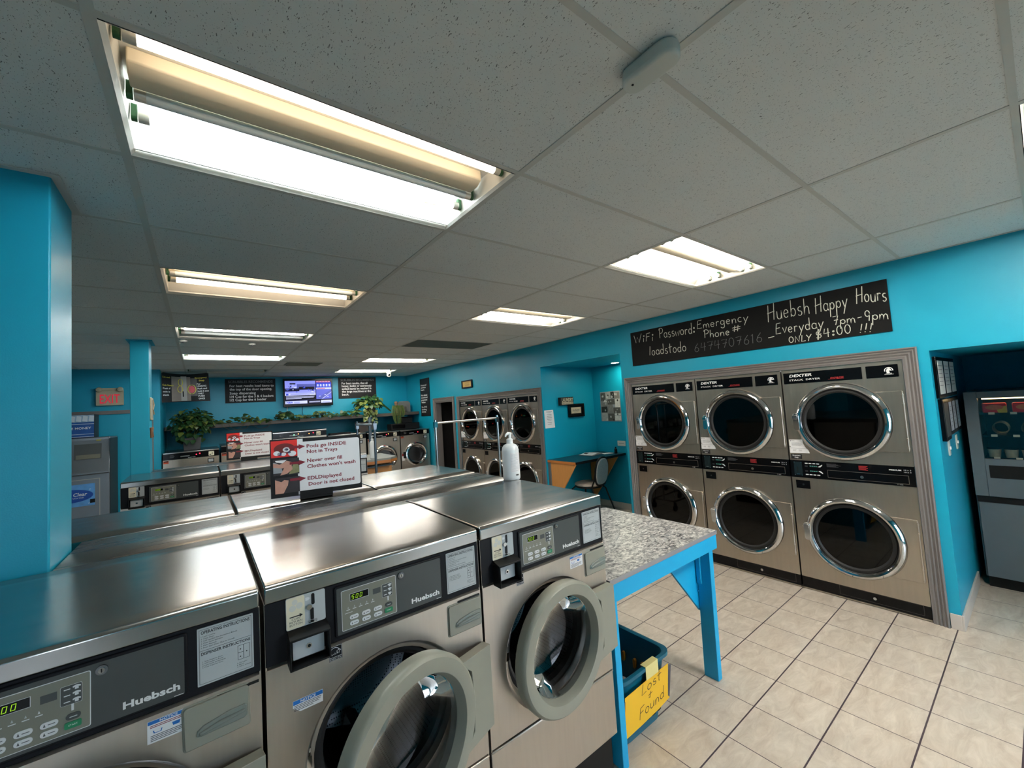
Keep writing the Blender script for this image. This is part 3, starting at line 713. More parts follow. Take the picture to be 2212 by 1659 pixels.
    # lid
    prof = [(-.004, 1.268), (-.005, 1.311), (.002, 1.3165), (.012, 1.318), (.06, 1.3185), (.58, 1.3245), (.60, 1.3245), (.71, 1.320), (.716, 1.316), (.716, 1.268)]
    p = MB(); p.prism(prof, lambda a, b, d: (d, a, b), .001, WW - .001)
    part('lid', p, LID, bevel=.004, seg=2, angle=40)
    return t_

def notice(w_, kind):
    s = -.0009; p = MB()
    if kind == 'wide':
        p.poly(FR, [(.064, .961), (.083, .946), (.1435, .946), (.1435, .980), (.064, .980)], s, 0); s -= .0003
        p.quad(FR, .065, .143, .968, .979, s, 1); p.text(FR, 'NOTICE', .104, .9695, .0075, s - .0003, 2, align='c', w=.04, bold=.02)
        label_lines(p, FR, .067, .9655, (.072, .07, .066, .05), .0018, .0042, s, 3)
    else:
        u0 = .471; p.quad(FR, u0, u0 + .081, 1.026, 1.078, s, 0); s -= .0003
        p.quad(FR, u0 + .001, u0 + .080, 1.069, 1.077, s, 1); p.text(FR, 'NOTICE', u0 + .04, 1.0705, .0055, s - .0003, 2, align='c', w=.034, bold=.02)
        label_lines(p, FR, u0 + .005, 1.066, (.06, .07), .0016, .0036, s, 4)
        p.poly(FR, [(u0 + .012, 1.047), (u0 + .026, 1.047), (u0 + .028, 1.054), (u0 + .01, 1.054)], s, 1); p.poly(FR, [(u0 + .014, 1.0485), (u0 + .0245, 1.0485), (u0 + .026, 1.054), (u0 + .012, 1.054)], s - .0002, 0)
        p.poly(FR, [(u0 + .048, 1.049), (u0 + .06, 1.049), (u0 + .062, 1.057), (u0 + .046, 1.057)], s, 1)
        label_lines(p, FR, u0 + .006, 1.043, (.068, .064, .066, .05), .0016, .0038, s, 3)
    p.move(-WW / 2, -DEP / 2, 0)
    return obj('notice_sticker', p, [WHITE, BLUEINK, WHITEINK, INKGREY, MAROON], w_)

X1 = [-.398 + WW / 2 + k * PITCH for k in range(3)]
YR1 = .165 + DEP / 2
proto = make_washer('open-doored washer between two others in the front row, price sign reflected in its lid')
proto.location = (X1[1], YR1, 0)
wA = proto
wB = dup(proto, (X1[2], YR1, 0), 0, 'front-row washer at the end beside the speckled folding table, pump bottle on its lid corner')
wC = dup(proto, (X1[0], YR1, 0), 0, 'front-row washer standing in front of the thick teal pillar')
YR2 = 1.338 + DEP / 2
for k, lb in enumerate(('back-facing washer behind the ridge, next to the thick teal pillar', 'middle back-facing washer behind the ridge, directly behind the pods sign',
                        'back-facing washer behind the ridge, in front of the chrome hanging bar')):
    dup(proto, (X1[k] + .012, YR2, 0), pi, lb)
YR3 = 3.755 + DEP / 2
r3 = []
for k, lb in enumerate(('second-island washer below the thin teal pillar, its price display lit', 'second-island washer behind the near pods sign, beside another lit keypad', 'second-island washer at the end by the wooden counter')):
    r3.append(dup(proto, (X1[k] + .02, YR3, 0), 0, lb))
for w_, ang in ((wA, 17), (wB, 5), (wC, 9), (r3[0], 6), (r3[1], 6), (r3[2], 6)):
    for d in kid(w_, 'door'): d.rotation_euler.z = radians(ang)
notice(wA, 'wide'); notice(wB, 'tall'); notice(wC, 'tall')
for d in kid(wC, 'soap_dispenser'): d.rotation_euler.y = radians(-1.5)

def ledge(y0, y1, x0, x1, label):
    r = thing('service_ridge', label, 'service ridge', ((x0 + x1) / 2, (y0 + y1) / 2, 0)); L = (x1 - x0) / 2; W = (y1 - y0) / 2
    obj('carcass', MB().box(-L + .01, L - .01, -W + .02, W - .02, 0, 1.29), STEEL, r)
    mb = MB().prism([(-W, 1.285), (-W, 1.316), (-W + .003, 1.318), (W - .003, 1.318), (W, 1.316), (W, 1.285)], lambda a, b, d: (d, a, b), -L, L)
    obj('top_cover', mb, P('ridge_steel', (150, 150, 148), .28, 1., var=.06, scale=4, rvar=.05, stretch=(.6, 6, 1)), r, bevel=.001)
ledge(.888, 1.318, -.222, 1.752, 'long flat stainless ridge between the front washers and the row backing onto them')
ledge(4.475, 4.83, -.228, 1.76, 'stainless ridge behind the second washer island, carrying the far pods sign')

# ================================================================== STACK DRYERS
DW = .823
def make_dryer(label):
    t_ = thing('stacked_dryer', label, 'dryer', group='stacked tumble dryers')
    def part(name, mb, mats, par=None, **k):
        mb.move(-DW / 2, 0, 0); return obj(name, mb, mats, par or t_, **k)
    g = .006
    c = MB(); c.box(g, DW - g, .06, .70, .0, 1.94)
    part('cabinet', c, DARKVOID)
    tops = MB(); tops.plate_hole(g, DW - g, 1.135, 1.942, .405, 1.474, .30, FR, 0., 64)
    tops.box(g, g + .003, .0005, .06, 1.135, 1.942); tops.box(DW - g - .003, DW - g, .0005, .06, 1.135, 1.942); tops.box(g + .003, DW - g - .003, .0005, .02, 1.135, 1.137)
    for u in (.017, DW - .017):
        for v in (1.927, 1.72, 1.25) if u < .1 else (1.927,): tops.cyl((u, -.003, v), (u, .001, v), .005, 10)
    part('upper_front', tops, STEEL2)
    bot = MB(); bot.plate_hole(g, DW - g, .112, .976, .405, .522, .30, FR, 0., 64)
    bot.box(g, g + .003, .0005, .06, .112, .976); bot.box(DW - g - .003, DW - g, .0005, .06, .112, .976)
    for v in (.80, .35): bot.cyl((.017, -.003, v), (.017, .001, v), .005, 10)
    part('lower_front', bot, STEEL2)
    for zc, nm in ((1.474, 'upper_door'), (.522, 'lower_door')):
        F = lambda a, b, d: (.405 + a, d, zc + b)
        d = MB().lathe([(.322, -.004), (.322, -.022), (.312, -.036), (.296, -.043), (.283, -.040), (.272, -.026), (.268, -.012), (.268, .02), (.30, .02)], F, 72, closed_prof=True)
        dr = part(nm, d, CHROME)
        d = MB().lathe([(.268, -.022), (.252, -.024), (.240, -.014), (.240, .01)], F, 64); part('gasket', d, RUBBER, dr)
        d = MB().disc(F, .243, -.008, 64).disc(F, .243, -.004, 64); part('door_glass', d, DRYGLASS, dr)
        d = MB(); h0, h1 = (.231, -.235) if zc > 1 else (.214, -.249)
        pts = [(.392, h0), (.397, h0 - .004), (.397, h1 + .004), (.392, h1)]
        aa, ab = math.asin(h1 / .325), math.asin(h0 / .325); arc = [(.325 * cos(a), .325 * sin(a)) for a in [aa + (ab - aa) * q / 12 for q in range(13)]]
        d.prism(pts + arc, lambda a, b, dd: (.405 + a, dd, zc + b), -.012, .0)
        d.tube([F(.395, h0 - .012, -.012), F(.395, h1 + .012, -.012)], .006, 10)
        for q in (h0 - .03, h0 - .10, h1 + .10, h1 + .03): d.tube([F(.395, q - .006, -.012), F(.395, q + .006, -.012)], .0085, 10)
        part('hinge_plate', d, STEEL2, dr, bevel=.002)
        d = MB(); d.rrect(F, -.335, -.295, -.005 + .03, .06, .008, -.05, -.03); d.box(.048, .09, -.008, 0, zc + .026, zc + .031)
        d.rrect(F, -.332, -.286, -.075, .075, .02, -.046, -.038)
        part('door_handle', d, CHROME, dr, bevel=.003)
        d = MB().lathe([(.30, .021), (.30, .055), (.27, .06), (.27, .55), (0, .56)], F, 40)
        part('drum', d, P('dryer_drum_%s' % nm, (34, 36, 38), .45, .6, var=.1), t_)
    p = MB(); p.rrect(FR, .020, .575, 1.815, 1.913, .004, -.004, .001, 0)
    p.text(FR, 'DEXTER', .066, 1.874, .0225, -.0045, 1, w=.172, bold=.03, shear=.28)
    p.text(FR, 'STACK  DRYER', .064, 1.839, .0145, -.0045, 1, w=.232, bold=.012)
    p.text(FR, 'EXPRESS', .365, 1.836, .0135, -.0045, 2, w=.09, bold=.03, shear=.35); p.poly(FR, [(.352, 1.832), (.46, 1.832), (.458, 1.8345), (.35, 1.8345)], -.0045, 2)
    part('name_plate', p, [GLOSSBLACK, WHITEINK, REDINK])
    p = MB(); p.rrect(FR, .601, .792, 1.815, 1.912, .004, -.004, .001, 0)
    u, v, e = .738, 1.866, -.0045                                # horse head in an arch over a name bar
    p.ribbon(FR, [(u + .024 * cos(a), v + .002 + .022 * sin(a)) for a in [pi * q / 14 - .15 for q in range(17)]], .0055, e, 1)
    p.poly(FR, [(u - .012, v - .02), (u - .016, v), (u - .010, v + .014), (u + .0, v + .02), (u + .008, v + .016), (u + .018, v + .002), (u + .015, v - .004), (u + .006, v + .002), (u + .003, v - .004), (u + .006, v - .02)], e, 1)
    p.text(FR, 'DEXTER', u, 1.841, .006, e, 1, w=.036, align='c', bold=.02); p.quad(FR, u - .027, u + .027, 1.836, 1.8385, e, 1)
    part('logo_plate', p, [GLOSSBLACK, WHITEINK])
    p = MB(); p.box(g, DW - g, -.001, .055, .979, 1.131, 0)
    p.box(g, DW - g, -.004, .01, 1.1315, 1.1345, 3); p.box(g, DW - g, -.004, .01, .9765, .979, 3)
    for k_ in range(5): p.quad(FR, .274, .34 + .03 * ((k_ * 7) % 3) / 2, 1.113 - k_ * .0062, 1.1152 - k_ * .0062, -.0015, 4)
    for k_ in range(5): p.quad(FR, .487, .545 - .01 * (k_ % 2), 1.110 - k_ * .0075, 1.1145 - k_ * .0075, -.0015, 2)
    p.text(FR, 'MEDIUM', .672, 1.094, .0095, -.0015, 1, w=.07, bold=.02)
    for k_ in range(2):
        p.text(FR, '10', .757, 1.098 - .016 * k_, .008, -.0015, 1, w=.014); p.text(FR, 'x 3', .775, 1.098 - .016 * k_, .008, -.0015, 1, w=.022)
    p.text(FR, 'T-400', .71, .986, .006, -.0015, 1, w=.034)
    cp = part('control_panel', p, [GLOSSBLACK, WHITEINK, REDINK, STEEL2, INKGREY])
    p = MB(); p.rrect(FR, .032, .095, .997, 1.118, .004, -.006, 0, 0); p.quad(FR, .056, .060, 1.03, 1.075, -.0065, 1); p.box(.052, .076, -.016, -.006, 1.008, 1.014, 2)
    for a_ in (.037, .090):
        for b_ in (1.002, 1.113): p.cyl((a_, -.008, b_), (a_, -.005, b_), .0028, 8, 2)
    part('coin_slot', p, [P('coin_plate_dark', (58, 74, 78), .25, .8), BLACK, CHROME], cp)
    p = MB(); e = -.002
    for b_ in (1.1035, 1.006):
        for k_ in range(4): p.rrect(FR, .116 + k_ * .028, .138 + k_ * .028, b_, b_ + .008, .003, e, 0, 0)
    for b_, s_ in ((1.078, 1), (1.035, -1)):
        p.quad(FR, .147, .215, b_, b_ + .014, e, 1); p.poly(FR, [(.20, b_ + .007 - s_ * .007), (.228, b_ + .007 - s_ * .005), (.243, b_ + .007 + s_ * .010), (.243, b_ + .007 + s_ * .019), (.224, b_ + .007 + s_ * .006)], e, 0)
        for q in range(4): p.quad(FR, .152 + q * .014, .161 + q * .014, b_ + .003, b_ + .011, e - .0004, 2)
        for q in range(3): p.quad(FR, .114, .136, b_ + q * .004, b_ + q * .004 + .0014, e, 3)
    part('timer_keys', p, [KEYWHITE, BLACK, P('timer_digits', (72, 150, 140), .4), INKGREY], cp)
    p = MB(); p.outline(FR, .276, .781, .997, 1.062, .0025, -.004, 0); p.box(.278, .779, -.0035, 0, .999, 1.060, 1)
    lf = part('lint_drawer', p, [STEEL2, GLOSSBLACK], cp)
    p = MB(); p.cyl((.505, -.004, 1.025), (.505, -.012, 1.025), .0115, 16); part('drawer_lock', p, CHROME, cp)
    p = MB(); p.outline(FR, .030, .148, .879, .962, .006, -.005, 0); p.box(.034, .144, -.004, .001, .883, .958, 1); p.box(.04, .138, -.006, -.004, .915, .922, 1); p.cyl((.092, -.008, .92), (.092, -.004, .92), .008, 12, 2)
    part('coin_vault', p, [STEEL2, GLOSSBLACK, DARKSTEEL])
    p = MB(); p.box(g, DW - g, .004, .06, .014, .108, 0); p.outline(FR, .272, .778, .03, .104, .002, .0035, 1); p.box(g, DW - g, -.006, .02, .006, .015, 2); p.box(g, DW - g, -.002, .01, .108, .112, 2)
    bp = part('base_panel', p, [GLOSSBLACK, DARKSTEEL, STEEL2])
    p = MB(); p.cyl((.50, .004, .066), (.50, -.006, .066), .011, 16); part('base_lock', p, CHROME, bp)
    p = MB(); e = -.0015
    p.poly(FR, [(.012, 1.193), (.163, 1.196), (.155, 1.225), (.135, 1.245), (.118, 1.285), (.117, 1.316), (.012, 1.313)], e, 0)
    p.disc(lambda a, b, d: (.023 + a, d, 1.303 + b), .004, e - .0003, 10, 1); p.quad(FR, .03, .055, 1.302, 1.3045, e - .0003, 1)
    label_lines(p, FR, .03, 1.286, (.06, .075, .08, .085, .07), .0014, .006, e - .0003, 1)
    p.quad(FR, .02, .15, 1.2365, 1.238, e - .0003, 1)
    for a_ in (.035, .08): label_lines(p, FR, a_, 1.224, (.028, .024, .026), .0014, .0055, e - .0003, 1)
    part('instruction_sheet', p, [WHITE, INKGREY])
    p = MB(); p.quad(FR, .016, .10, 1.143, 1.185, -.0012, 0); p.text(FR, 'Quarters', .058, 1.169, .010, -.0015, 1, align='c', w=.062, bold=.015); p.text(FR, 'Only', .058, 1.151, .010, -.0015, 1, align='c', w=.03, bold=.015)
    part('quarters_label', p, [INK, WHITEINK])
    return t_
DX = XW + .004
dp = make_dryer('stacked steel dryer at the end of the chalkboard bay, next to the vending recess')
dp.location = (DX, -.56 + DW / 2, 0); dp.rotation_euler.z = -pi / 2
dup(dp, (DX, -.56 + DW * 1.5, 0), -pi / 2, 'middle stacked steel dryer of the three below the chalkboard, its small coin vault window bluish')
dup(dp, (DX, -.56 + DW * 2.5, 0), -pi / 2, 'stacked steel dryer below the chalkboard nearest the desk recess')
dup(dp, (DX, 3.658 + DW / 2, 0), -pi / 2, 'stacked dryer of the far bay standing next to the desk recess')
dup(dp, (DX, 3.658 + DW * 1.5, 0), -pi / 2, 'middle stacked dryer of the far bay, beyond the desk recess')
dup(dp, (DX, 3.658 + DW * 2.5, 0), -pi / 2, 'stacked dryer of the far bay beside the dark doorway')

# ================================================================== BACK-WALL WASHERS
def back_washer(x0, x1, zt, label, led, cx=None, tall=False):
    W = x1 - x0; D = 1.0
    t_ = thing('front_load_washer', label, 'washing machine', ((x0 + x1) / 2, 7.52, 0), 0, 'washers along the back wall')
    F = lambda u, v, d: (u - W / 2, d, v)
    z1 = zt - .12
    part = lambda n, m, mt, par=None, **k: obj(n, m, mt, par or t_, **k)
    part('cabinet', MB().box(-W / 2 + .01, W / 2 - .01, .05, D, .1, zt - .01), DARKSTEEL)
    part('plinth', MB().box(-W / 2, W / 2, .03, D - .02, 0, .1), BLACK)
    r_ = min(.27, W / 2 - .08); zc = .83 if not tall else .9; uc = W / 2
    m = MB().plate_hole(0.004, W - .004, .1, z1, uc, zc, r_ - .04, F, 0., 48); m.box(-W / 2 + .004, -W / 2 + .007, .0005, .05, .1, z1); m.box(W / 2 - .007, W / 2 - .004, .0005, .05, .1, z1)
    part('front_panel', m, STEEL2)
    G = lambda a, b, d: (uc - W / 2 + a, d, zc + b)
    d = part('door', MB().lathe([(r_, -.002), (r_, -.03), (r_ - .015, -.05), (r_ - .04, -.055), (r_ - .06, -.045), (r_ - .07, -.02), (r_ - .07, .01), (r_ - .03, .01)], G, 48, closed_prof=True), CHROME)
    part('door_glass', MB().lathe([(r_ - .07, -.02), (r_ - .08, .01), (r_ - .12, .06), (0, .075)], G, 40), DOORGLASS, d)
    part('drum', MB().lathe([(r_ - .042, .01), (r_ - .03, .08), (r_ - .03, .45), (0, .47)], G, 40), DARKSTEEL)
    hb = MB(); hb.rrect(G, -r_ - .03, -r_ + .05, -.07, .07, .015, -.05, -.001); part('door_handle', hb, BLACK, d, bevel=.004)
    p = MB(); p.box(-W / 2 + .004, W / 2 - .004, .0, .05, z1 + .003, zt - .022, 0)
    p.quad(F, W * .30, W * .46, z1 + .045, z1 + .05, -.001, 1); p.quad(F, W * .30, W * .44, z1 + .035, z1 + .038, -.001, 1)
    p.text(F, 'DEXTER', W * .5, z1 + .010, .012, -.001, 1, align='c', w=.1, bold=.03)
    label_lines(p, F, W * .12, z1 + .075, (.05, .06, .05), .006, .016, -.001, 2)
    cp = part('control_panel', p, [GLOSSBLACK, STICKER, INKGREY])
    for k, (fu, m_) in enumerate(led):
        part('indicator', MB().lathe([(.009, 0), (.007, -.004), (0, -.005)], lambda a, b, d: (fu * W - W / 2 + a, d, z1 + .055 + .012 * (k % 2) + b), 10), m_, cp)
    p = MB(); p.rrect(F, W * .80, W * .80 + .075, z1 + .012, z1 + .085, .006, -.006, .0, 0); p.quad(F, W * .80 + .046, W * .80 + .053, z1 + .03, z1 + .07, -.0065, 1); p.quad(F, W * .80 + .01, W * .80 + .035, z1 + .025, z1 + .04, -.0065, 1)
    part('coin_drop', p, [CREAMPL, BLACK], cp)
    top = MB().box(-W / 2, W / 2, -.004, D, zt - .022, zt); part('top_cover', top, LID, bevel=.006)
    p = MB(); p.rrect(F, W * .78, W * .78 + .09, z1 - .10, z1 - .03, .004, -.012, 0, 0); p.quad(F, W * .78 + .012, W * .78 + .078, z1 - .088, z1 - .042, -.0125, 1); part('coin_vault', p, [BLACK, STICKER])
    p = MB(); p.quad(F, .01, .075, z1 - .055, z1 - .008, -.001, 0); p.quad(F, .014, .071, z1 - .03, z1 - .012, -.0013, 1); part('warning_label', p, [ORANGE, INK])
    p = MB(); p.quad(F, .02, .08, zc - .12, zc + .0, -.001, 0); p.quad(F, .02, .08, zc - .02, zc + .03, -.0012, 1); part('side_label', p, [WHITE, REDINK])
    return t_
back_washer(-.305, .445, 1.357, 'back-wall washer under the dark square plant pot, red lamps on its panel', [(.58, LEDRED), (.64, LEDRED)])
back_washer(.468, 1.215, 1.395, 'back-wall washer half hidden behind the far pods sign', [(.55, LEDRED)])
back_washer(1.25, 2.185, 1.545, 'tallest back-wall washer, below the television, with green and amber lamps', [(.38, LEDGRN), (.46, LEDAMB), (.66, LEDAMB), (.74, LEDRED)], tall=True)
back_washer(2.21, 2.955, 1.405, 'back-wall washer hidden behind the near pods sign, thin rack posts before it', [(.6, LEDRED)])
back_washer(2.985, 3.69, 1.383, 'back-wall washer seen beyond the wooden counter', [(.58, LEDRED), (.64, LEDAMB)])
back_washer(3.705, 4.40, 1.377, 'back-wall washer in the corner by the dark doorway, round door in full view', [(.6, LEDRED)])
for x, y, z, lb in ((2.83, 7.75, 1.405, 'closed dark box on the back-wall washer beyond the rack posts'),):
    pass
r = thing('bin_box', 'dark open crate standing on the back-wall washers beside the hanging grass plant', 'crate', (3.05, 7.92, 1.406))
mb = MB(); mb.prism([(-.13, 0), (.13, 0), (.16, .20), (-.17, .20)], lambda a, b, d: (a, d, b), -.1, .1); obj('body', mb, P('crate_brown', (52, 46, 42), .5), r, bevel=.006)
mb = MB(); mb.box(-.172, .162, -.108, .108, .195, .21); obj('rim', mb, BLACK, r, bevel=.003)
r = thing('equipment_box', 'long low black box on top of the corner back-wall washers', 'box', (3.98, 8.02, 1.385))
obj('body', MB().box(-.33, .36, -.13, .13, 0, .135), BLACK, r, bevel=.006); obj('panel', MB().box(-.30, .0, -.134, -.129, .03, .11), GLOSSBLACK, r)
r = thing('black_case', 'black case standing on the long low box above the corner washer', 'case', (4.08, 8.02, 1.521))
obj('body', MB().box(-.14, .11, -.08, .08, 0, .15), BLACK, r, bevel=.01); obj('lid', MB().box(-.145, .115, -.085, .085, .12, .152), GLOSSBLACK, r, bevel=.006)
r = thing('tray', 'flat black tray lying on the back-wall washer under the shelf plants', 'tray', (2.5, 7.8, 1.406))
mb = MB(); mb.box(-.2, .2, -.1, .1, 0, .01); mb.box(-.2, .2, -.1, -.09, .01, .03); mb.box(-.2, .2, .09, .1, .01, .03); mb.box(-.2, -.19, -.09, .09, .01, .03); mb.box(.19, .2, -.09, .09, .01, .03)
obj('body', mb, BLACK, r)

# ================================================================== HANDWRITING
def arc(cx, cy, rx, ry, a0, a1, n=10): return [(cx + rx * cos(radians(a0 + (a1 - a0) * i / n)), cy + ry * sin(radians(a0 + (a1 - a0) * i / n))) for i in range(n + 1)]
x_ = .55
G_ = {
 'W': (.95, [[(0, 1), (.22, 0), (.42, .75), (.62, 0), (.95, 1.15)]]), 'i': (.25, [[(.12, .5), (.08, 0)], arc(.16, .78, .06, .07, 0, 360)]),
 'F': (.55, [[(.1, 1), (.02, 0)], [(.08, .98), (.55, 1.05)], [(.06, .55), (.45, .6)]]), 'P': (.6, [[(.12, 1.0), (.1, 0)], [(0, .85)] + arc(.25, .78, .35, .28, 120, -100)]),
 'a': (.5, [arc(.24, .26, .22, .26, 40, 380), [(.44, .5), (.44, .12), (.52, 0)]]), 's': (.4, [arc(.22, .4, .16, .14, 50, 240) + arc(.2, .13, .17, .14, 70, -150)]),
 'w': (.6, [[(0, .5), (.12, 0), (.3, .42), (.45, 0), (.6, .52)]]), 'o': (.48, [arc(.23, .27, .22, .27, 80, 440)]), 'r': (.38, [[(.06, .52), (.06, 0)], [(.06, .3)] + arc(.24, .34, .15, .17, 150, 40)]),
 'd': (.5, [arc(.22, .26, .2, .26, 30, 390), [(.44, 1.1), (.42, 0)]]), ':': (.25, [arc(.1, .12, .06, .07, 0, 360), arc(.13, .5, .06, .07, 0, 360)]),
 'l': (.22, [[(.16, 1), (.04, 0)]]), 't': (.45, [[(.2, 1), (.18, .05), (.28, 0)], [(0, .6), (.45, .66)]]), 'E': (.6, [[(.58, 1.02), (.12, .98), (.05, .5), (0, 0), (.55, .04)], [(.05, .52), (.45, .58)]]),
 'm': (.72, [[(.02, .5), (.02, 0), (.06, .38), (.2, .52), (.32, .4), (.33, 0), (.38, .4), (.52, .52), (.64, .4), (.68, 0)]]), 'e': (.48, [[(.04, .28), (.42, .32)] + arc(.23, .28, .2, .26, 15, 320)]),
 'g': (.5, [arc(.22, .28, .2, .24, 30, 390), [(.44, .5), (.44, -.2)] + arc(.24, -.2, .2, .18, 0, -170)]), 'n': (.5, [[(.04, .5), (.04, 0), (.1, .36)] + arc(.26, .3, .16, .2, 150, 0) + [(.44, 0)]]),
 'c': (.45, [arc(.25, .27, .22, .26, 50, 310)]), 'y': (.5, [[(.04, .52), (.2, .08)], [(.5, .56), (.24, .05), (.06, -.38)]]), 'h': (.5, [[(.08, 1), (.05, 0), (.1, .36)] + arc(.27, .3, .16, .2, 150, 0) + [(.44, 0)]]),
 '#': (.65, [[(.22, 1), (.14, 0)], [(.48, 1), (.4, 0)], [(0, .66), (.65, .72)], [(0, .3), (.62, .36)]]), '6': (.52, [[(.4, 1), (.14, .6)] + arc(.25, .27, .2, .26, 140, 500)]),
 '4': (.55, [[(.12, 1), (.02, .45), (.5, .5)], [(.4, 1), (.36, 0)]]), '7': (.5, [[(0, .9), (.48, .95), (.22, 0)], [(.1, .5), (.48, .54)]]), '0': (.5, [arc(.24, .5, .22, .5, 80, 440)]), '1': (.25, [[(0, .8), (.14, 1), (.1, 0)]]),
 'H': (.75, [[(.14, 1), (.04, -.1)], [(.7, 1.1), (.6, 0)], [(0, .45), (.72, .56)]]), 'u': (.5, [[(.04, .52), (.04, .15)] + arc(.23, .16, .18, .16, 190, 350) + [(.44, .54), (.46, 0)]]),
 'b': (.5, [[(.1, 1.05), (.06, 0)], arc(.26, .26, .2, .25, 150, -190)]), 'p': (.5, [[(.06, .52), (.0, -.42)], arc(.26, .3, .2, .22, 160, -170)]), 'O': (.6, [arc(.28, .48, .27, .48, 80, 440)]),
 'v': (.45, [[(.02, .52), (.2, 0), (.45, .54)]]), 'D': (.6, [[(.1, 1), (.06, 0)], [(.02, 1)] + arc(.12, .5, .45, .5, 80, -85)]), 'N': (.65, [[(.02, 0), (.08, 1), (.5, .02), (.6, 1.02)]]), 'L': (.5, [[(.12, 1), (.02, 0), (.5, .06)]]),
 'Y': (.6, [[(0, 1), (.28, .5)], [(.6, 1.05), (.28, .5), (.18, 0)]]), '$': (.55, [arc(.27, .66, .2, .2, 40, 250) + arc(.25, .28, .22, .2, 80, -150), [(.34, 1.1), (.2, -.12)], [(.26, 1.1), (.14, -.1)], [(.08, .5), (.5, .52)]]),
 '!': (.28, [[(.26, 1.1), (.12, .3)], [(.08, .06), (.04, -.02)]]), '-': (.35, [[(.04, .3), (.32, .34)]]), '.': (.2, [[(.08, .04), (.12, -.02)]]), '9': (.5, [arc(.24, .68, .2, .28, 20, 380), [(.44, .7), (.36, 0)]]),
 '+': (.45, [[(.24, .75), (.2, .02), (.05, .08), (.1, .25)], [(.0, .42), (.45, .5)]]), 'S': (.5, [arc(.28, .72, .2, .24, 40, 250) + arc(.25, .26, .22, .24, 80, -150)]), ' ': (.4, []),
}
def handwrite(mb, fn, s, u0, v0, u1, v1, h, wd, d, m=0):
    """one line of handwriting whose baseline runs from (u0, v0) to (u1, v1); h = height of a capital"""
    gap = .14; tot = sum(G_[c][0] + gap for c in s) - gap; L = math.hypot(u1 - u0, v1 - v0); k = L / tot
    ux, uy = (u1 - u0) / L, (v1 - v0) / L; x = 0
    for c in s:
        wd_, st = G_[c]; jy = random.uniform(-.04, .04)
        for pts in st:
            P2 = []
            for a, b in pts:
                aa = (x + a) * k; bb = (b + jy) * h; P2.append((u0 + aa * ux - bb * uy * .2, v0 + aa * uy + bb))
            mb.ribbon(fn, P2, wd, d, m)
        x += wd_ + gap
    return mb

r = thing('chalkboard', 'long black chalkboard with chalk handwriting above the dryers', 'chalkboard', (XW, 1.843, 2.167))
CB = lambda u, v, d: (d, -u, v)
mb = MB(); mb.box(-.012, 0, -2.368, 0, 0, .408); obj('board', mb, CHALKBOARD, r)
mb = MB()
for s, a, b, c, d, h in (('WiFi', .049, .278, .316, .267, .09), ('Password:', .390, .279, .820, .266, .107), ('Emergency', .847, .300, 1.356, .285, .085), ('Phone', .911, .191, 1.172, .181, .08),
        ('loadstodo', .245, .098, .702, .089, .104), ('Huebsh', 1.524, .250, 1.856, .249, .141), ('Happy', 1.896, .243, 2.118, .243, .125), ('Hours', 2.174, .265, 2.356, .240, .115),
        ('Everyday', 1.581, .116, 1.943, .105, .095), ('7pm', 2.010, .112, 2.155, .106, .078), ('-', 2.168, .12, 2.20, .122, .07), ('9pm', 2.215, .108, 2.354, .092, .085), ('ONLY', 1.678, .016, 1.850, .013, .055),
        ('$4:00', 1.880, .016, 2.122, .031, .074), ('!!!', 2.174, .022, 2.254, .018, .062), ('#', 1.201, .204, 1.279, .204, .06), ('-', 1.505, .075, 1.57, .078, .06)):
    handwrite(mb, CB, s, a, b, c, d, h, .0058, -.0128)
handwrite(mb, CB, '6474707616', .793, .061, 1.465, .064, .088, .0052, -.0128, 1)
obj('chalk_writing', mb, [CHALK, CHALKDIM], r)

# ================================================================== FOLDING TABLE, BASKET
r = thing('folding_table', 'bright blue folding table with a grey speckled top beside the washers', 'table', (2.30, .64, 0))
tx0, tx1, ty0, ty1, tz = 1.772 - 2.30, 2.832 - 2.30, .170 - .64, 1.085 - .64, .892
obj('tabletop', MB().box(tx0, tx1, ty0, ty1, tz - .022, tz), LAMIN, r)
mb = MB(); e = .004
mb.box(tx0 - e, tx1 + e, ty0 - e, ty0, tz - .024, tz); mb.box(tx0 - e, tx1 + e, ty1, ty1 + e, tz - .024, tz); mb.box(tx1, tx1 + e, ty0, ty1, tz - .024, tz); mb.box(tx0 - e, tx0, ty0, ty1, tz - .024, tz)
obj('edge_band', mb, P('edge_grey', (138, 138, 142), .4), r)
mb = MB(); z0, z1 = .778, tz - .024
mb.box(tx0, tx1, ty0, ty0 + .04, z0, z1); mb.box(tx0, tx1, ty1 - .04, ty1, z0, z1); mb.box(tx0, tx0 + .04, ty0 + .04, ty1 - .04, z0, z1); mb.box(tx1 - .04, tx1, ty0 + .04, ty1 - .04, z0, z1)
obj('apron', mb, TRIMBLUE, r, bevel=.003)
for (a, b), (c, d), fx in (((tx1 - .105, tx1 - .06), (ty0, ty0 + .09), -.02), ((tx0, tx0 + .042), (ty0, ty0 + .09), 0), ((tx1 - .105, tx1 - .06), (ty1 - .09, ty1), -.02), ((tx0, tx0 + .042), (ty1 - .09, ty1), 0)):
    mb = MB()
    vs = [(a + fx, c, 0), (b + fx, c, 0), (b + fx, d, 0), (a + fx, d, 0), (a, c, z0 + .002), (b, c, z0 + .002), (b, d, z0 + .002), (a, d, z0 + .002)]
    mb.add(vs, [(0, 3, 2, 1), (4, 5, 6, 7), (0, 1, 5, 4), (1, 2, 6, 5), (2, 3, 7, 6), (3, 0, 4, 7)])
    obj('leg', mb, TRIMBLUE, r, bevel=.003)
mb = MB(); mb.prism([(tx1 - .105, .39), (tx1 - .075, .40), (tx1 - .075, .772), (tx1 - .42, .772), (tx1 - .42, .745)], FR, ty0 + .092, ty0 + .108)
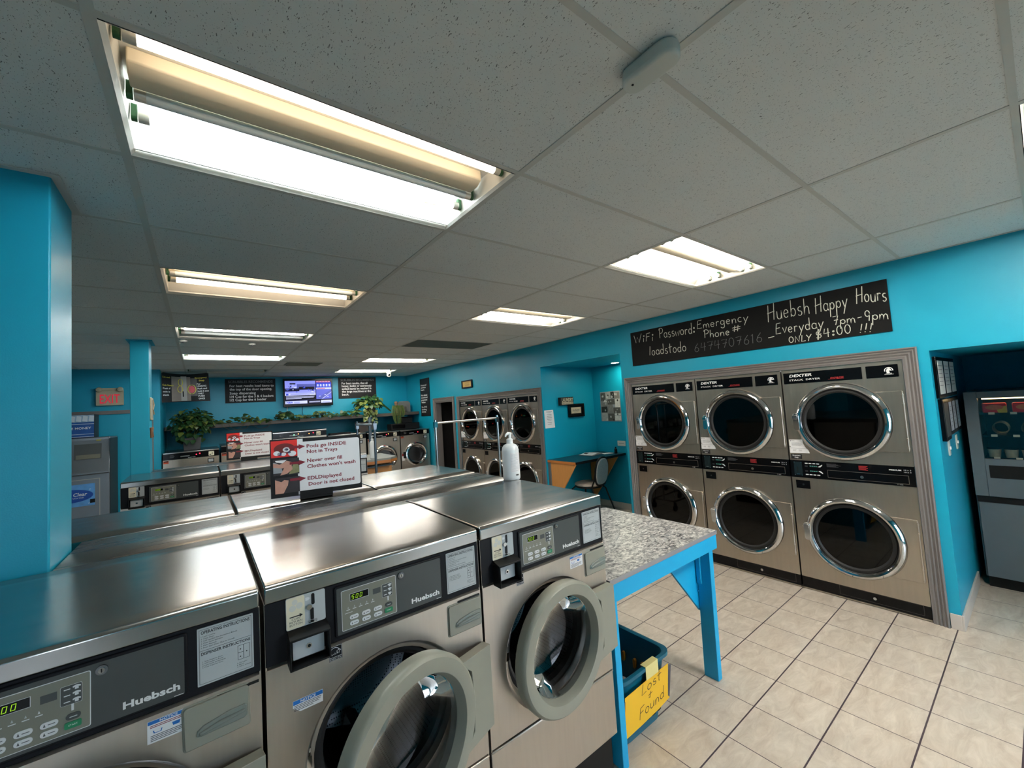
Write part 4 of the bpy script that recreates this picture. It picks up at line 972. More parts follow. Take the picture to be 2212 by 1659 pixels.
obj('gusset', mb, TRIMBLUE, r, bevel=.002)
mb = MB(); mb.box(tx1 - .125, tx1 - .106, ty0 + .06, ty0 + .088, .57, .77); mb.cyl((tx1 - .128, ty0 + .074, .60), (tx1 - .104, ty0 + .074, .60), .008, 10); mb.cyl((tx1 - .12, ty0 + .09, .52), (tx1 - .12, ty0 + .084, .52), .006, 10)
obj('bracket', mb, TRIMBLUE, r, bevel=.002)

r = thing('laundry_basket', 'dark teal plastic laundry basket with a yellow hand-lettered sheet under the blue table', 'basket', (2.05, .50, 0))
bx0, bx1, by0, by1, bh = -.215, .215, -.29, .29, .36; tp = .045
def rr(ix, z, rad=.06, k=5):
    a0, a1, b0, b1 = bx0 + ix, bx1 - ix, by0 + ix, by1 - ix; pts = []
    for cx, cy_, s0 in ((a1 - rad, b1 - rad, 0), (a0 + rad, b1 - rad, 90), (a0 + rad, b0 + rad, 180), (a1 - rad, b0 + rad, 270)):
        pts += [(cx + rad * cos(radians(s0 + 90 * i / k)), cy_ + rad * sin(radians(s0 + 90 * i / k)), z) for i in range(k + 1)]
    return pts
rings = [rr(tp, 0), rr(tp - .004, .004), rr(tp * .75, .10), rr(.008, bh - .05), rr(.004, bh - .03), rr(.0, bh - .03), rr(-.014, bh - .02), rr(-.014, bh - .002), rr(-.002, bh), rr(.01, bh - .006), rr(.014, bh - .05), rr(tp * .75 + .008, .10), rr(tp + .006, .012)]
mb = MB(); n = len(rings[0]); vs = [p for q in rings for p in q]; fs = [(a * n + i, a * n + (i + 1) % n, (a + 1) * n + (i + 1) % n, (a + 1) * n + i) for a in range(len(rings) - 1) for i in range(n)]
fs += [tuple(range(n - 1, -1, -1)), tuple((len(rings) - 1) * n + i for i in range(n))]
mb.add(vs, fs); obj('tub', mb, BASKETM, r)
mb = MB()                                     # slots seen as amber holes on the far and side walls, dark on the front
for yy, zz, ww, hh in ((.13, .22, .05, .022), (.05, .22, .05, .022), (.13, .18, .05, .022), (.0, .21, .018, .055), (-.08, .20, .018, .055), (-.15, .22, .05, .022), (-.15, .18, .05, .022)):
    mb.rrect(lambda a, b, d: (d, yy + a, zz + b), -ww / 2, ww / 2, -hh / 2, hh / 2, min(ww, hh) * .49, bx1 - .045, bx1 - .03)
obj('side_slots', mb, P('amber_slot', (186, 124, 30), .5), r)
mb = MB()
for k in range(6): mb.rrect(lambda a, b, d: (-.12 + k * .05 + a, d, .06 + b), -.016, .016, -.008, .008, .006, by0 + .028, by0 + .05)
obj('front_slots', mb, BLACK, r)
tl = lambda u, v, d: (u, by0 - .012 + .040 * (bh - .03 - v) / bh + d, v)
mb = MB(); ys = [(-.20, .070), (-.06, .074), (.10, .083), (.206, .098), (.186, .116), (.180, .30), (-.02, .296), (-.20, .288)]
mb.prism(ys, tl, -.007, -.005)
handwrite(mb, tl, 'Lost', -.06, .232, .115, .245, .055, .0042, -.0075, 1)
handwrite(mb, tl, '+', .0, .188, .035, .19, .045, .0038, -.0075, 1)
handwrite(mb, tl, 'Found', -.075, .112, .145, .132, .06, .0042, -.0075, 1)
obj('yellow_sheet', mb, [YELLOW, INK], r)
mb = MB()
mb.box(-.02, .09, by0 - .0155, by0 - .0145, bh - .065, bh + .0005); mb.box(-.02, .09, by0 - .0155, by0 + .018, bh + .0005, bh + .0015)
obj('tape', mb, TAPE, r)
mb = MB(); mb.prism([(.188, .10), (.205, .10), (.212, .28), (.19, .29)], tl, -.006, -.004); mb.prism([(-.212, .10), (-.198, .10), (-.198, .27), (-.214, .27)], tl, -.008, -.006); obj('duct_tape', mb, P('duct_tape', (86, 86, 98), .4, .3), r)
r2 = thing('lost_garment', 'grey crumpled garment lying inside the dark teal basket', 'clothing', (2.04, .47, .02))
mb = MB(); N = 22
vs = []; fs = []
for a in range(N + 1):
    for b in range(N + 1):
        u, v = a / N * 2 - 1, b / N * 2 - 1
        z = .13 * (1 - u ** 4) * (1 - v ** 4) + .03 * sin(u * 7 + v * 3) * (1 - u * u) + .025 * sin(v * 9 - u * 4) * (1 - v * v)
        vs.append((u * .15, v * .20, max(.004, z)))
fs = [(a * (N + 1) + b, (a + 1) * (N + 1) + b, (a + 1) * (N + 1) + b + 1, a * (N + 1) + b + 1) for a in range(N) for b in range(N)]
m0 = len(vs); vs += [(-.15, -.2, 0), (.15, -.2, 0), (.15, .2, 0), (-.15, .2, 0)]; fs.append((m0, m0 + 3, m0 + 2, m0 + 1))
mb.add(vs, fs); obj('fabric', mb, CLOTH, r2, angle=80)

# ================================================================== PODS SIGNS
def pods_sign(loc, rz, label):
    r = thing('counter_sign', label, 'sign', loc, rz, 'washer instruction signs on the ridges')
    h = .322; W = .474; F = lambda u, v, d: (u - W / 2, d, v + .022)
    mb = MB(); mb.prism([(0, 0), (W, -.004), (W, h - .012), (W * .19, h), (0, h)], F, 0, .006, 0)
    obj('board', mb, SIGNBLACK, r)
    mb = MB(); mb.rrect(F, W * .305, W * .985, .022, h - .024, .012, -.0015, .0005, 0); mb.quad(F, W * .285, W * .345, .004, h - .006, -.0008, 0)
    tx = ('Pods go INSIDE', 'Not in Trays', 'Never over fill', "Clothes won't wash", 'EDLDisplayed', 'Door is not closed')
    for s, v, ww in zip(tx, (.262, .231, .180, .147, .080, .047), (.215, .165, .19, .265, .182, .25)): mb.text(F, s, W * .385 + (.004 if s[0] == 'D' else 0), v, .0195, -.002, 1, w=ww * .98, bold=.022)
    obj('notice_sheet', mb, [WHITE, MAROON], r)
    mb = MB()
    for v in (.272, .183, .092): mb.poly(F, [(W * .20, v - .007), (W * .30, v - .007), (W * .30, v - .0145), (W * .37, v), (W * .30, v + .0145), (W * .30, v + .007), (W * .20, v + .007)], -.0028, 0)
    obj('arrow', mb, MAROON, r)
    mb = MB()                                        # three printed photos
    mb.quad(F, W * .012, W * .285, .222, h - .008, -.001, 0)
    mb.poly(F, [(W * .15 + .052 * cos(a), .268 + .030 * sin(a)) for a in [2 * pi * q / 20 for q in range(20)]], -.0013, 1)
    for cx_, cy_, s_, m_ in ((.07, .245, .017, 2), (.17, .262, .018, 2), (.17, .263, .010, 3), (.10, .24, .012, 3), (.14, .238, .013, 2), (.23, .238, .02, 2), (.20, .246, .008, 3)): mb.poly(F, [(W * cx_ + s_ * cos(a), cy_ + s_ * .75 * sin(a)) for a in [2 * pi * q / 12 for q in range(12)]], -.0016, m_)
    mb.quad(F, W * .03, W * .30, .122, .212, -.001, 4)
    mb.poly(F, [(W * .03 + .045 * cos(a), .135 + .06 * sin(a)) for a in [pi / 2 * q / 8 for q in range(9)]] + [(W * .03, .135)], -.0013, 5)
    mb.poly(F, [(W * .03, .168), (W * .12, .160), (W * .20, .165), (W * .25, .185), (W * .17, .20), (W * .10, .182), (W * .03, .190)], -.0015, 6)
    mb.poly(F, [(W * .10, .122), (W * .17, .128), (W * .23, .15), (W * .22, .172), (W * .16, .178), (W * .13, .150)], -.0017, 6)
    mb.poly(F, [(W * .19, .124), (W * .30, .13), (W * .295, .17), (W * .25, .19), (W * .21, .15)], -.0014, 7)
    mb.poly(F, [(W * .05, .205), (W * .17, .205), (W * .13, .188), (W * .06, .196)], -.0014, 2)
    mb.quad(F, W * .045, W * .30, .022, .108, -.001, 4)
    mb.poly(F, [(W * .045, .022), (W * .13, .022), (W * .17, .05), (W * .185, .09), (W * .14, .095), (W * .11, .085), (W * .045, .10)], -.0014, 6)
    mb.poly(F, [(W * .13, .022), (W * .24, .024), (W * .20, .07), (W * .17, .06)], -.0016, 4)
    obj('photo_strip', mb, [RED, P('pod_red_dark', (110, 34, 30), .5), WHITE, P('pod_navy', (46, 48, 96), .5), PHOTODARK, PHOTOGREY, PHOTOSKIN, P('photo_olive', (132, 132, 92), .6, var=.3, scale=40)], r)
    mb = MB(); mb.box(-.095, .075, -.012, .055, .0, .008); mb.box(-.095, .075, -.006, .0, .006, .045); mb.box(-.03, .02, .007, .012, .008, .20)
    obj('stand', mb, BLACK, r)
ang = math.atan2(1.336 - 1.42, .955 - .484)
pods_sign((.722, 1.376, 1.3285), ang, 'near black and white pods instruction sign standing behind the front washers')
pods_sign((.665, 4.72, 1.3195), -.06, 'far pods instruction sign standing on the second ridge, partly covered by the nearer one')

# ================================================================== PUMP BOTTLES
def bottle(loc, s, w, label, rz=0):
    r = thing('pump_bottle', label, 'bottle', loc, rz, 'white pump bottles'); k = s
    prof = [(0, 0), (.050, .0), (.054, .006), (.055, .02), (.0545, .175), (.051, .195), (.040, .210), (.024, .217), (.020, .219), (0, .219)]
    obj('body', MB().lathe([(a * w, b * k) for a, b in prof], lambda a, b, d: (a, b, d), 36), PUMPW, r)
    mb = MB().lathe([(0, .219 * k), (.021 * w, .219 * k), (.021 * w, .243 * k), (.017 * w, .248 * k), (.009 * w, .25 * k), (.009 * w, .272 * k), (0, .272 * k)], lambda a, b, d: (a, b, d), 24)
    pm = obj('pump', mb, PUMPW, r)
    mb = MB(); mb.tube([(.012 * w, 0, .278 * k), (-.012 * w, 0, .281 * k), (-.034 * w, 0, .275 * k), (-.04 * w, 0, .263 * k)], [.009 * w, .010 * w, .006 * w, .0045 * w], 10); mb.cyl((0, 0, .268 * k), (0, 0, .284 * k), .011 * w, 16)
    obj('nozzle', mb, PUMPW, pm)
    mb = MB(); rad = .0556 * w
    C = lambda u, v, d: ((rad + d) * sin(u / rad), -(rad + d) * cos(u / rad), v * k)
    for i in range(8):
        a0 = -.052 * w + i * .009 * w; mb.add([C(a0, .05, 0), C(a0 + .009 * w, .05, 0), C(a0 + .009 * w, .165, 0), C(a0, .165, 0)], [(0, 1, 2, 3)], 0)
    for i in range(16):
        ww = (.044, .05, .03, .048)[i % 4] * w; v0 = .155 - i * .0066
        for q in range(4): mb.add([C(-.048 * w + q * ww / 4, v0, .0003), C(-.048 * w + (q + 1) * ww / 4, v0, .0003), C(-.048 * w + (q + 1) * ww / 4, v0 + .0015, .0003), C(-.048 * w + q * ww / 4, v0 + .0015, .0003)], [(0, 1, 2, 3)], 1)
    for q in range(6): mb.add([C(-.02 * w + q * .004 * w, .027, .0003), C(-.02 * w + q * .004 * w + .0026 * w, .027, .0003), C(-.02 * w + q * .004 * w + .0026 * w, .036, .0003), C(-.02 * w + q * .004 * w, .036, .0003)], [(0, 1, 2, 3)], 2)
    obj('label_print', mb, [WHITE, STICKER, INK], r)
bottle((1.735, .868, 1.3195), 1.02, .98, 'tall translucent white pump bottle standing at the corner of the front washers', .25)
bottle((2.03, 4.36, 1.19), 1.05, .70, 'slim white pump bottle standing on the grey topped wooden counter', pi)

# wooden counter beyond the island
r = thing('wooden_counter', 'wooden counter with a grey top at the end of the second washer island', 'counter', (2.05, 4.52, 0))
mb = MB().prism([(-.26, -.36), (.15, -.36), (.28, -.25), (.28, .40), (-.26, .40)], lambda a, b, d: (a, b, d), 1.165, 1.19); obj('countertop', mb, GREYTOP, r)
mb = MB().prism([(-.26, -.362), (.151, -.362), (.282, -.252), (.282, .40), (-.26, .40)], lambda a, b, d: (a, b, d), 1.13, 1.165); obj('edge_band', mb, WOODEDGE, r)
mb = MB(); mb.box(-.255, -.235, -.33, .38, 0, 1.13); mb.box(.20, .22, -.20, .38, 0, 1.13); obj('side_panel', mb, WOOD, r)
obj('front_panel', MB().box(-.235, .20, -.20, -.18, 0, 1.13), WOOD, r)
obj('shelf', MB().box(-.235, .20, -.33, -.20, 1.085, 1.10), DARKTOP, r)

# ================================================================== LAUNDRY CARTS
def cart(loc, rz, L, zt, label, thick=.013, post2=True, mat=CHROME, dz=0):
    r = thing('laundry_cart', label, 'laundry cart', loc, rz, 'rolling laundry carts')
    for sx in ((-1, 1) if post2 else (-1, 1)):
        mb = MB(); mb.cyl((sx * L / 2, 0, .14), (sx * L / 2, 0, zt + .02), thick, 14); mb.prism([(-.012 , -.03), (.012, -.03), (.018, .03), (-.018, .03)], lambda a, b, d: (sx * L / 2 + d, a, zt - .03 + b), -.018, .018)
        obj('post', mb, mat, r)
    obj('hanging_bar', MB().cyl((-L / 2, 0, zt - .012), (L / 2, 0, zt - .012), .011, 14), mat, r)
    mb = MB(); W = .22
    for z, ins in ((.32, .04), (.46, .02), (.60, .0), (.72, -.01)):
        mb.tube([(-L / 2 + ins, -W + ins, z), (L / 2 - ins, -W + ins, z), (L / 2 - ins, W - ins, z), (-L / 2 + ins, W - ins, z)], .005, 6, closed=True)
    n = 9
    for k in range(n + 1):
        x = -L / 2 + .04 + (L - .08) * k / n
        mb.tube([(x, -W + .0, .72), (x, -W + .04, .32), (x, W - .04, .32), (x, W, .72)], .0025, 5)
    obj('wire_basket', mb, mat, r)
    mb = MB(); mb.tube([(-L / 2, -W + .04, .14), (L / 2, -W + .04, .14), (L / 2, W - .04, .14), (-L / 2, W - .04, .14)], .012, 8, closed=True)
    for sx in (-1, 1):
        for sy in (-1, 1): mb.cyl((sx * (L / 2 - .02), sy * (W - .05), .14), (sx * (L / 2 - .04), sy * (W - .06), .32), .007, 6)
    obj('base_frame', mb, mat, r)
    for sx in (-1, 1):
        for sy in (-1, 1):
            mb = MB(); x, y = sx * L / 2, sy * (W - .04); mb.cyl((x, y - .014, .045), (x, y + .014, .045), .045, 18); mb.box(x - .008, x + .008, y - .02, y + .02, .045, .13); obj('caster', mb, RUBBER, r)
GREYPOST = P('zinc_post', (112, 124, 134), .32, .85, var=.05)
cart((2.485, 2.6, 0), -.02, .765, 1.66, 'chrome laundry cart with a hanging bar standing before the far dryers')
cart((1.525, 3.025, 0), pi / 2, .55, 1.69, 'grey laundry cart seen end-on just left of the wooden counter', .0115, mat=GREYPOST)
cart((2.36, 5.42, 0), 1.225, .58, 1.71, 'laundry cart with two thick posts lined up close together, beyond the wooden counter', .019, mat=GREYPOST)

# ================================================================== DESK RECESS
r = thing('wall_desk', 'dark topped desk with wooden end panels built across the teal recess', 'desk', (5.03, 3.26, 0))
dx0, dx1, dy0, dy1, dz = 4.455 - 5.03, 5.605 - 5.03, 2.965 - 3.26, 3.553 - 3.26, .905
obj('desktop', MB().box(dx0, dx1, dy0, dy1, dz - .034, dz), DARKTOP, r, bevel=.002)
obj('side_edge', MB().box(dx0 - .006, dx0, dy0, dy1, dz - .036, dz - .001), WOODEDGE, r)
obj('front_edge', MB().box(dx0, dx1, dy0 - .004, dy0, dz - .036, dz), BLACK, r)
for nm, x in (('end_panel', dx0 + .01), ('end_panel', dx1 - .19)):
    mb = MB().prism([(dy0 + .01, dz - .036), (dy1, dz - .036), (dy1, .22), (dy1 - .10, .22), (dy1 - .13, .26)], lambda a, b, d: (d, a, b), x, x + .02)
    obj(nm, mb, WOOD, r)
obj('corner_post', MB().box(dx0 + .0, dx0 + .012, dy1 - .055, dy1, .2, dz - .036), P('metal_post', (118, 122, 124), .4, .4), r)

r = thing('dining_chair', 'black framed chair with an oval grey patterned back pulled up at the wall desk', 'chair', (4.92, 3.15, 0), .12)
mb = MB().lathe([(0, .485), (.17, .488), (.20, .505), (.195, .525), (.15, .540), (0, .545)], lambda a, b, d: (a * 1.02, b * 1.08 + .02, d), 36); obj('seat', mb, VINYLS, r, angle=60)
ov = lambda s, k=28: [(.155 * s * (abs(cos(a)) ** .75) * (1 if cos(a) > 0 else -1), .70 + (.185 * s if sin(a) < 0 else .215 * s) * (abs(sin(a)) ** .8) * (1 if sin(a) > 0 else -1)) for a in [2 * pi * q / k for q in range(k)]]
bkf = lambda a, b, d: (a, -.20 - (b - .5) * .14 + d, b)
mb = MB().prism(ov(.97), bkf, -.022, .022); obj('backrest', mb, VINYL, r, bevel=.012, seg=3)
mb = MB(); mb.tube([bkf(a, b, 0) for a, b in ov(1.05)], .0125, 8, closed=True)
for sx in (-1, 1): mb.tube([bkf(sx * .16, .72, .0), bkf(sx * .165, .60, .01), (sx * .17, -.16, .50), (sx * .175, -.12, .475)], .0115, 8)
obj('back_frame', mb, BLACK, r)
mb = MB(); mb.tube([(.19 * cos(a), .02 + .2 * sin(a), .478) for a in [2 * pi * q / 24 for q in range(24)]], .011, 8, closed=True); obj('seat_ring', mb, BLACK, r)
for sx, sy, ex, ey in ((-1, -1, -.21, -.30), (1, -1, .21, -.30), (-1, 1, -.21, .24), (1, 1, .21, .24)):
    mb = MB(); mb.tube([(sx * .13, .02 + sy * .15, .48), (sx * .165, .02 + sy * .19, .44), (ex * .95, ey * .92, .12), (ex, ey, .0)], .0115, 8); obj('leg', mb, BLACK, r)

r = thing('magazine', 'open grey newspaper lying on the wall desk', 'magazine', (5.25, 3.38, dz), .25)
mb = MB().prism([(-.19, -.13), (.15, -.15), (.17, .12), (-.16, .14)], lambda a, b, d: (a, b, d), .0, .006); obj('lower_sheet', mb, PHOTOGREY, r)
mb = MB(); mb.add([(-.20, -.12, .007), (-.02, -.13, .02), (.14, -.125, .008), (.15, .10, .009), (.0, .11, .022), (-.17, .115, .008)], [(0, 1, 4, 5), (1, 2, 3, 4)]); mb.add([(-.10, .02, .0165), (-.03, .015, .0225), (-.02, .09, .0225), (-.09, .095, .0165)], [(0, 1, 2, 3)], 1)
obj('upper_sheet', mb, [WHITE, PHOTODARK], r)
r = thing('loose_paper', 'small loose paper lying beside the newspaper on the desk', 'paper', (5.43, 3.20, dz), -.3); obj('sheet', MB().prism([(-.08, -.05), (.09, -.06), (.08, .05), (-.07, .06)], lambda a, b, d: (a, b, d), 0, .003), WHITE, r)
r = thing('hand_sanitizer', 'small black bottle standing at the far end of the wall desk', 'bottle', (5.50, 3.07, dz))
obj('body', MB().lathe([(0, 0), (.022, 0), (.024, .006), (.024, .07), (.012, .082), (.0, .083)], lambda a, b, d: (a, b, d), 20), BLACK, r); obj('cap', MB().cyl((0, 0, .082), (0, 0, .105), .012, 14), NAVY, r)
r = thing('outlet_plate', 'white wall plate with a printed line above the wall desk', 'wall plate', (5.611, 3.03, 1.055))
OP = lambda u, v, d: (d, -u, v)
mb = MB(); mb.rrect(OP, -.078, .078, -.042, .042, .006, -.006, 0, 0); mb.quad(OP, -.05, .05, -.004, .003, -.0065, 1); obj('plate', mb, [OFFWHITE, INKGREY], r)
r = thing('collage_poster', 'grey photo collage poster on the back of the desk recess', 'poster', (5.611, 3.20, 1.66))
mb = MB(); mb.prism([(-.205, -.245), (.21, -.25), (.21, .25), (-.20, .245)], OP, -.004, 0, 0)
random.seed(3)
PG = [P('collage_grey_%d' % k, (g, g - 2, g - 6), .5, var=.35, scale=28) for k, g in enumerate((46, 84, 126, 168, 204))]
for (a, b, c, d, m) in ((-.19, -.09, .10, .23, 1), (-.09, .02, .12, .24, 3), (.02, .09, .13, .24, 0), (.09, .20, .12, .23, 2), (-.19, -.05, .0, .1, 2), (-.05, .10, .03, .12, 1), (.10, .20, -.02, .12, 4), (-.19, -.06, -.10, .0, 0), (.06, .20, -.12, -.02, 1), (-.19, -.06, -.24, -.10, 3), (-.06, .08, -.24, -.12, 1), (.08, .20, -.15, -.12, 4), (.08, .20, -.23, -.16, 4)):
    mb.quad(OP, a, b, c, d, -.0045, m + 1)
    for q in range(2): u, v, s = random.uniform(a + .02, b - .02), random.uniform(c + .015, d - .015), random.uniform(.008, .018); mb.poly(OP, [(u + s * cos(t_), v + s * 1.3 * sin(t_)) for t_ in [2 * pi * k / 9 for k in range(9)]], -.0048, 1 + random.choice((0, 4, 3)))
mb.poly(OP, [(-.07, -.12), (.07, -.12), (.05, .03), (-.045, .03)], -.0052, 3)
mb.poly(OP, [(-.15, .07), (-.10, .12), (-.05, .07)], -.0052, 5)
obj('print', mb, [PHOTOGREY] + PG, r)
NF = lambda u, v, d: (u, d, v)
r = thing('laundry_block', 'small black block sign with bold pale letters on the recess side wall', 'sign', (4.92, 3.559, 1.793))
mb = MB(); mb.box(-.152, .152, -.045, 0, -.064, .064); obj('block', mb, SIGNBLACK, r, bevel=.002)
mb = MB(); mb.text(NF, 'LAUNDRY', -.11, -.008, .058, -.0456, 0, w=.255, bold=.03); mb.quad(NF, -.115, .142, -.053, -.018, -.0456, 0); mb.text(NF, 'DROP YOUR PANTS HERE', .014, -.045, .018, -.0462, 1, w=.24, align='c', bold=.02)
obj('lettering', mb, [PARCH, SIGNBLACK], r)
r = thing('framed_sign', 'black framed parchment saying hung just below the block sign', 'picture frame', (5.155, 3.559, 1.632))
mb = MB()
for q in ((-.185, .185, -.108, -.075), (-.185, .185, .075, .108), (-.185, -.145, -.075, .075), (.145, .185, -.075, .075)): mb.box(q[0], q[1], -.03, 0, q[2], q[3])
obj('frame', mb, GLOSSBLACK, r, bevel=.004); obj('mat', MB().box(-.145, .145, -.012, 0, -.075, .075), BLACK, r)
mb = MB(); mb.quad(NF, -.115, .115, -.05, .05, -.0125, 0); mb.text(NF, 'LAUNDRY', 0, -.016, .034, -.0132, 1, align='c', w=.17, bold=.02); mb.quad(NF, -.05, .05, -.032, -.029, -.0132, 1); obj('print', mb, [PARCH, INKGREY], r)
r = thing('wall_paper', 'white printed sheet taped to the recess side wall near its edge', 'paper', (4.557, 3.559, 1.527))
mb = MB(); mb.prism([(-.10, -.14), (.105, -.138), (.085, .14), (-.105, .14)], NF, -.003, 0, 0)
for k, (a, ww) in enumerate(((.112, .13), (.096, .07), (.068, .10), (.044, .10), (.018, .11), (-.006, .10), (-.030, .08), (-.056, .09), (-.082, .08))): mb.quad(NF, -.005 - ww / 2, -.005 + ww / 2, a, a + .005, -.0035, 1)
obj('sheet', mb, [WHITE, INKGREY], r)

# ================================================================== VENDING RECESS
VX = 5.472
r = thing('vending_machine', 'grey snack vending machine with a lit dark window in the right recess', 'vending machine', (VX, -1.27, 0), -pi / 2)
VWd = 1.02; hw = VWd / 2        # local: front faces -Y
part = lambda n, m, mt, par=None, **k: obj(n, m, mt, par or r, **k)
u0, u1, v0, v1 = -hw + .075, hw - .27, 1.083, 1.592
mb = MB(); mb.box(-hw, -hw + .03, .0, .80, .09, 1.647); mb.box(hw - .03, hw, 0, .80, .09, 1.647); mb.box(-hw + .03, hw - .03, 0, .80, 1.617, 1.647); mb.box(-hw + .03, hw - .03, .77, .80, .09, 1.617); mb.box(-hw + .03, hw - .03, .03, .77, .09, 1.0)
part('cabinet', mb, VENDGREY, bevel=.004)
mb = MB(); mb.box(-hw, u0, -.035, -.002, .77, 1.647); mb.box(u1, hw, -.035, -.002, .77, 1.647); mb.box(u0, u1, -.035, -.002, v1, 1.647); mb.box(u0, u1, -.035, -.002, .77, v0)
up = part('upper_door', mb, VENDGREY, bevel=.003)
part('window_glass', MB().box(u0, u1, -.016, -.012, v0, v1), GLASS, up)
mb = MB(); mb.box(u0 + .02, hw - .24, -.037, -.034, .925, 1.030); part('delivery_flap', mb, BLACK, up, bevel=.002)
mb = MB(); mb.rrect(NF, hw - .22, hw - .05, 1.10, 1.58, .01, -.04, -.034); part('coin_panel', mb, BLACK, up)
part('lower_door', MB().box(-hw + .012, hw - .012, -.03, .0, .10, .715), VENDGREY, bevel=.003)
part('seam_strip', MB().box(-hw + .005, hw - .005, -.012, .0, .715, .77), BLACK)
part('kick_plate', MB().box(-hw + .01, hw - .01, .03, .76, .0, .09), BLACK)
mb = MB(); mb.box(-hw + .03, hw - .03, .45, .47, 1.0, 1.617); mb.box(-hw + .03, u0 + .0, -.0, .45, 1.05, 1.6); part('liner', mb, BLACK)
for z in (1.462, 1.275, 1.088):
    mb = MB(); mb.box(u0 - .02, u1 + .02, .03, .45, z - .012, z); sh = part('tray', mb, GLOSSBLACK)
    mb = MB()
    for k in range(6): a = u0 + .05 + k * .118; mb.box(a, a + .035, .024, .03, z - .012, z + .006)
    part('price_tag', mb, CREAMPL, sh)
for k in range(5):
    mb = MB(); uc = u0 + .105 + k * .155
    mb.tube([(uc + .045 * cos(t_), .05 + t_ * .006, 1.275 + .055 + .05 * sin(t_)) for t_ in [2 * pi * 6 * q / 96 for q in range(97)]], .0038, 6); part('coil', mb, P('coil_brass', (176, 158, 110), .25, .9) if k == 0 else bpy.data.materials['coil_brass'])
mb = MB(); mb.box(u0 + .02, u1 - .02, .06, .10, v1 - .014, v1 - .006); part('lamp_strip', mb, SPOTLT)
vt = Matrix.Translation((VX, -1.27, 0)) @ Matrix.Rotation(-pi / 2, 4, 'Z')
for k in range(4):
    p = vt @ Vector((u0 + .085 + k * .165, .06, 1.463))
    q = thing('snack_pack', ('red and yellow snack pack on the top vending shelf, nearest the recess wall', 'red and yellow snack pack on the top vending shelf, second from the recess wall', 'red snack pack on the top vending shelf, third from the recess wall', 'red snack pack on the top vending shelf by the coin panel')[k], 'snack', p, -pi / 2, 'snack packs in the vending machine')
    mb = MB(); mb.rrect(NF, -.068, .068, 0, .082, .01, -.014, .02, 0); mb.poly(NF, [(.068, .0), (.068, .06), (.01, .035), (.02, .0)], -.0145, 1); mb.poly(NF, [(.05 * cos(a) + .0, .045 + .022 * sin(a)) for a in [2 * pi * j / 16 for j in range(16)]], -.0148, 2)
    obj('wrapper', mb, [P('snack_red', (224, 40, 40), .3, var=.2, scale=40), P('snack_yellow', (226, 196, 60), .3), P('snack_orange', (236, 128, 76), .3, var=.3, scale=60)] if k == 0 else [bpy.data.materials[n_] for n_ in ('snack_red', 'snack_yellow', 'snack_orange')], q, bevel=.005)
for k in range(6):
    p = vt @ Vector((u0 + .055 + k * .092, .065, 1.089))
    q = thing('snack_cup', 'small beige snack cup on the bottom vending shelf', 'snack', p, -pi / 2, 'snack cups on the bottom vending shelf')
    obj('cup', MB().lathe([(0, 0), (.032, 0), (.040, .07), (.0, .07)], lambda a, b, d: (a, b, d), 20), P('cup_beige', (150, 142, 118), .4, var=.3, scale=40) if k == 0 else bpy.data.materials['cup_beige'], q)
    obj('cup_lid', MB().lathe([(.042, .068), (.042, .076), (.036, .08), (0, .08)], lambda a, b, d: (a, b, d), 20), GLOSSBLACK, q)
def wall_frame(x0, x1, z0, z1, n, label, mats):
    r = thing('notice_frame', label, 'notice frame', ((x0 + x1) / 2, -.707, (z0 + z1) / 2)); a, b = (x1 - x0) / 2, (z1 - z0) / 2
    mb = MB(); mb.box(-a, a, -.02, 0, -b, b); obj('frame', mb, GLOSSBLACK, r, bevel=.003)
    wd = 2 * a / n
    for k in range(n):
        mb = MB(); mb.quad(NF, -a + k * wd + .035, -a + (k + 1) * wd - .02, -b + .03, b - .03, -.0205, 0)
        for q in range(6): mb.quad(NF, -a + k * wd + .06, -a + (k + 1) * wd - .05 - .02 * (q % 3), b - .07 - q * .03, b - .066 - q * .03, -.021, 1)
        obj('notice_sheet', mb, [mats, INKGREY], r)
wall_frame(4.50, 5.44, 1.632, 1.945, 3, 'wide black frame of three notices on the vending recess wall, the upper one', OFFWHITE)
wall_frame(4.82, 5.44, 1.335, 1.62, 3, 'black frame of narrow notices on the vending recess wall, the lower one', PHOTOGREY)
r = thing('glass_frame', 'black framed dark glazed picture at the corner of the vending recess wall', 'notice frame', (4.66, -.707, 1.475))
obj('frame', MB().box(-.12, .12, -.025, 0, -.16, .15), GLOSSBLACK, r, bevel=.003); obj('glazing', MB().box(-.09, .09, -.027, -.025, -.13, .12), PANELGREY, r)
for x, lb in ((4.79, 'white switch plate below the notices, the one closer to the dryers'), (5.235, 'white switch plate below the notices, the one closer to the vending machine')):
    r = thing('switch_plate', lb, 'light switch', (x, -.7065, 1.242)); mb = MB(); mb.rrect(NF, -.038, .038, -.058, .058, .005, -.006, 0); obj('plate', mb, OFFWHITE, r)
    obj('toggle', MB().box(-.006, .006, -.014, -.006, -.012, .010), WHITE, r)

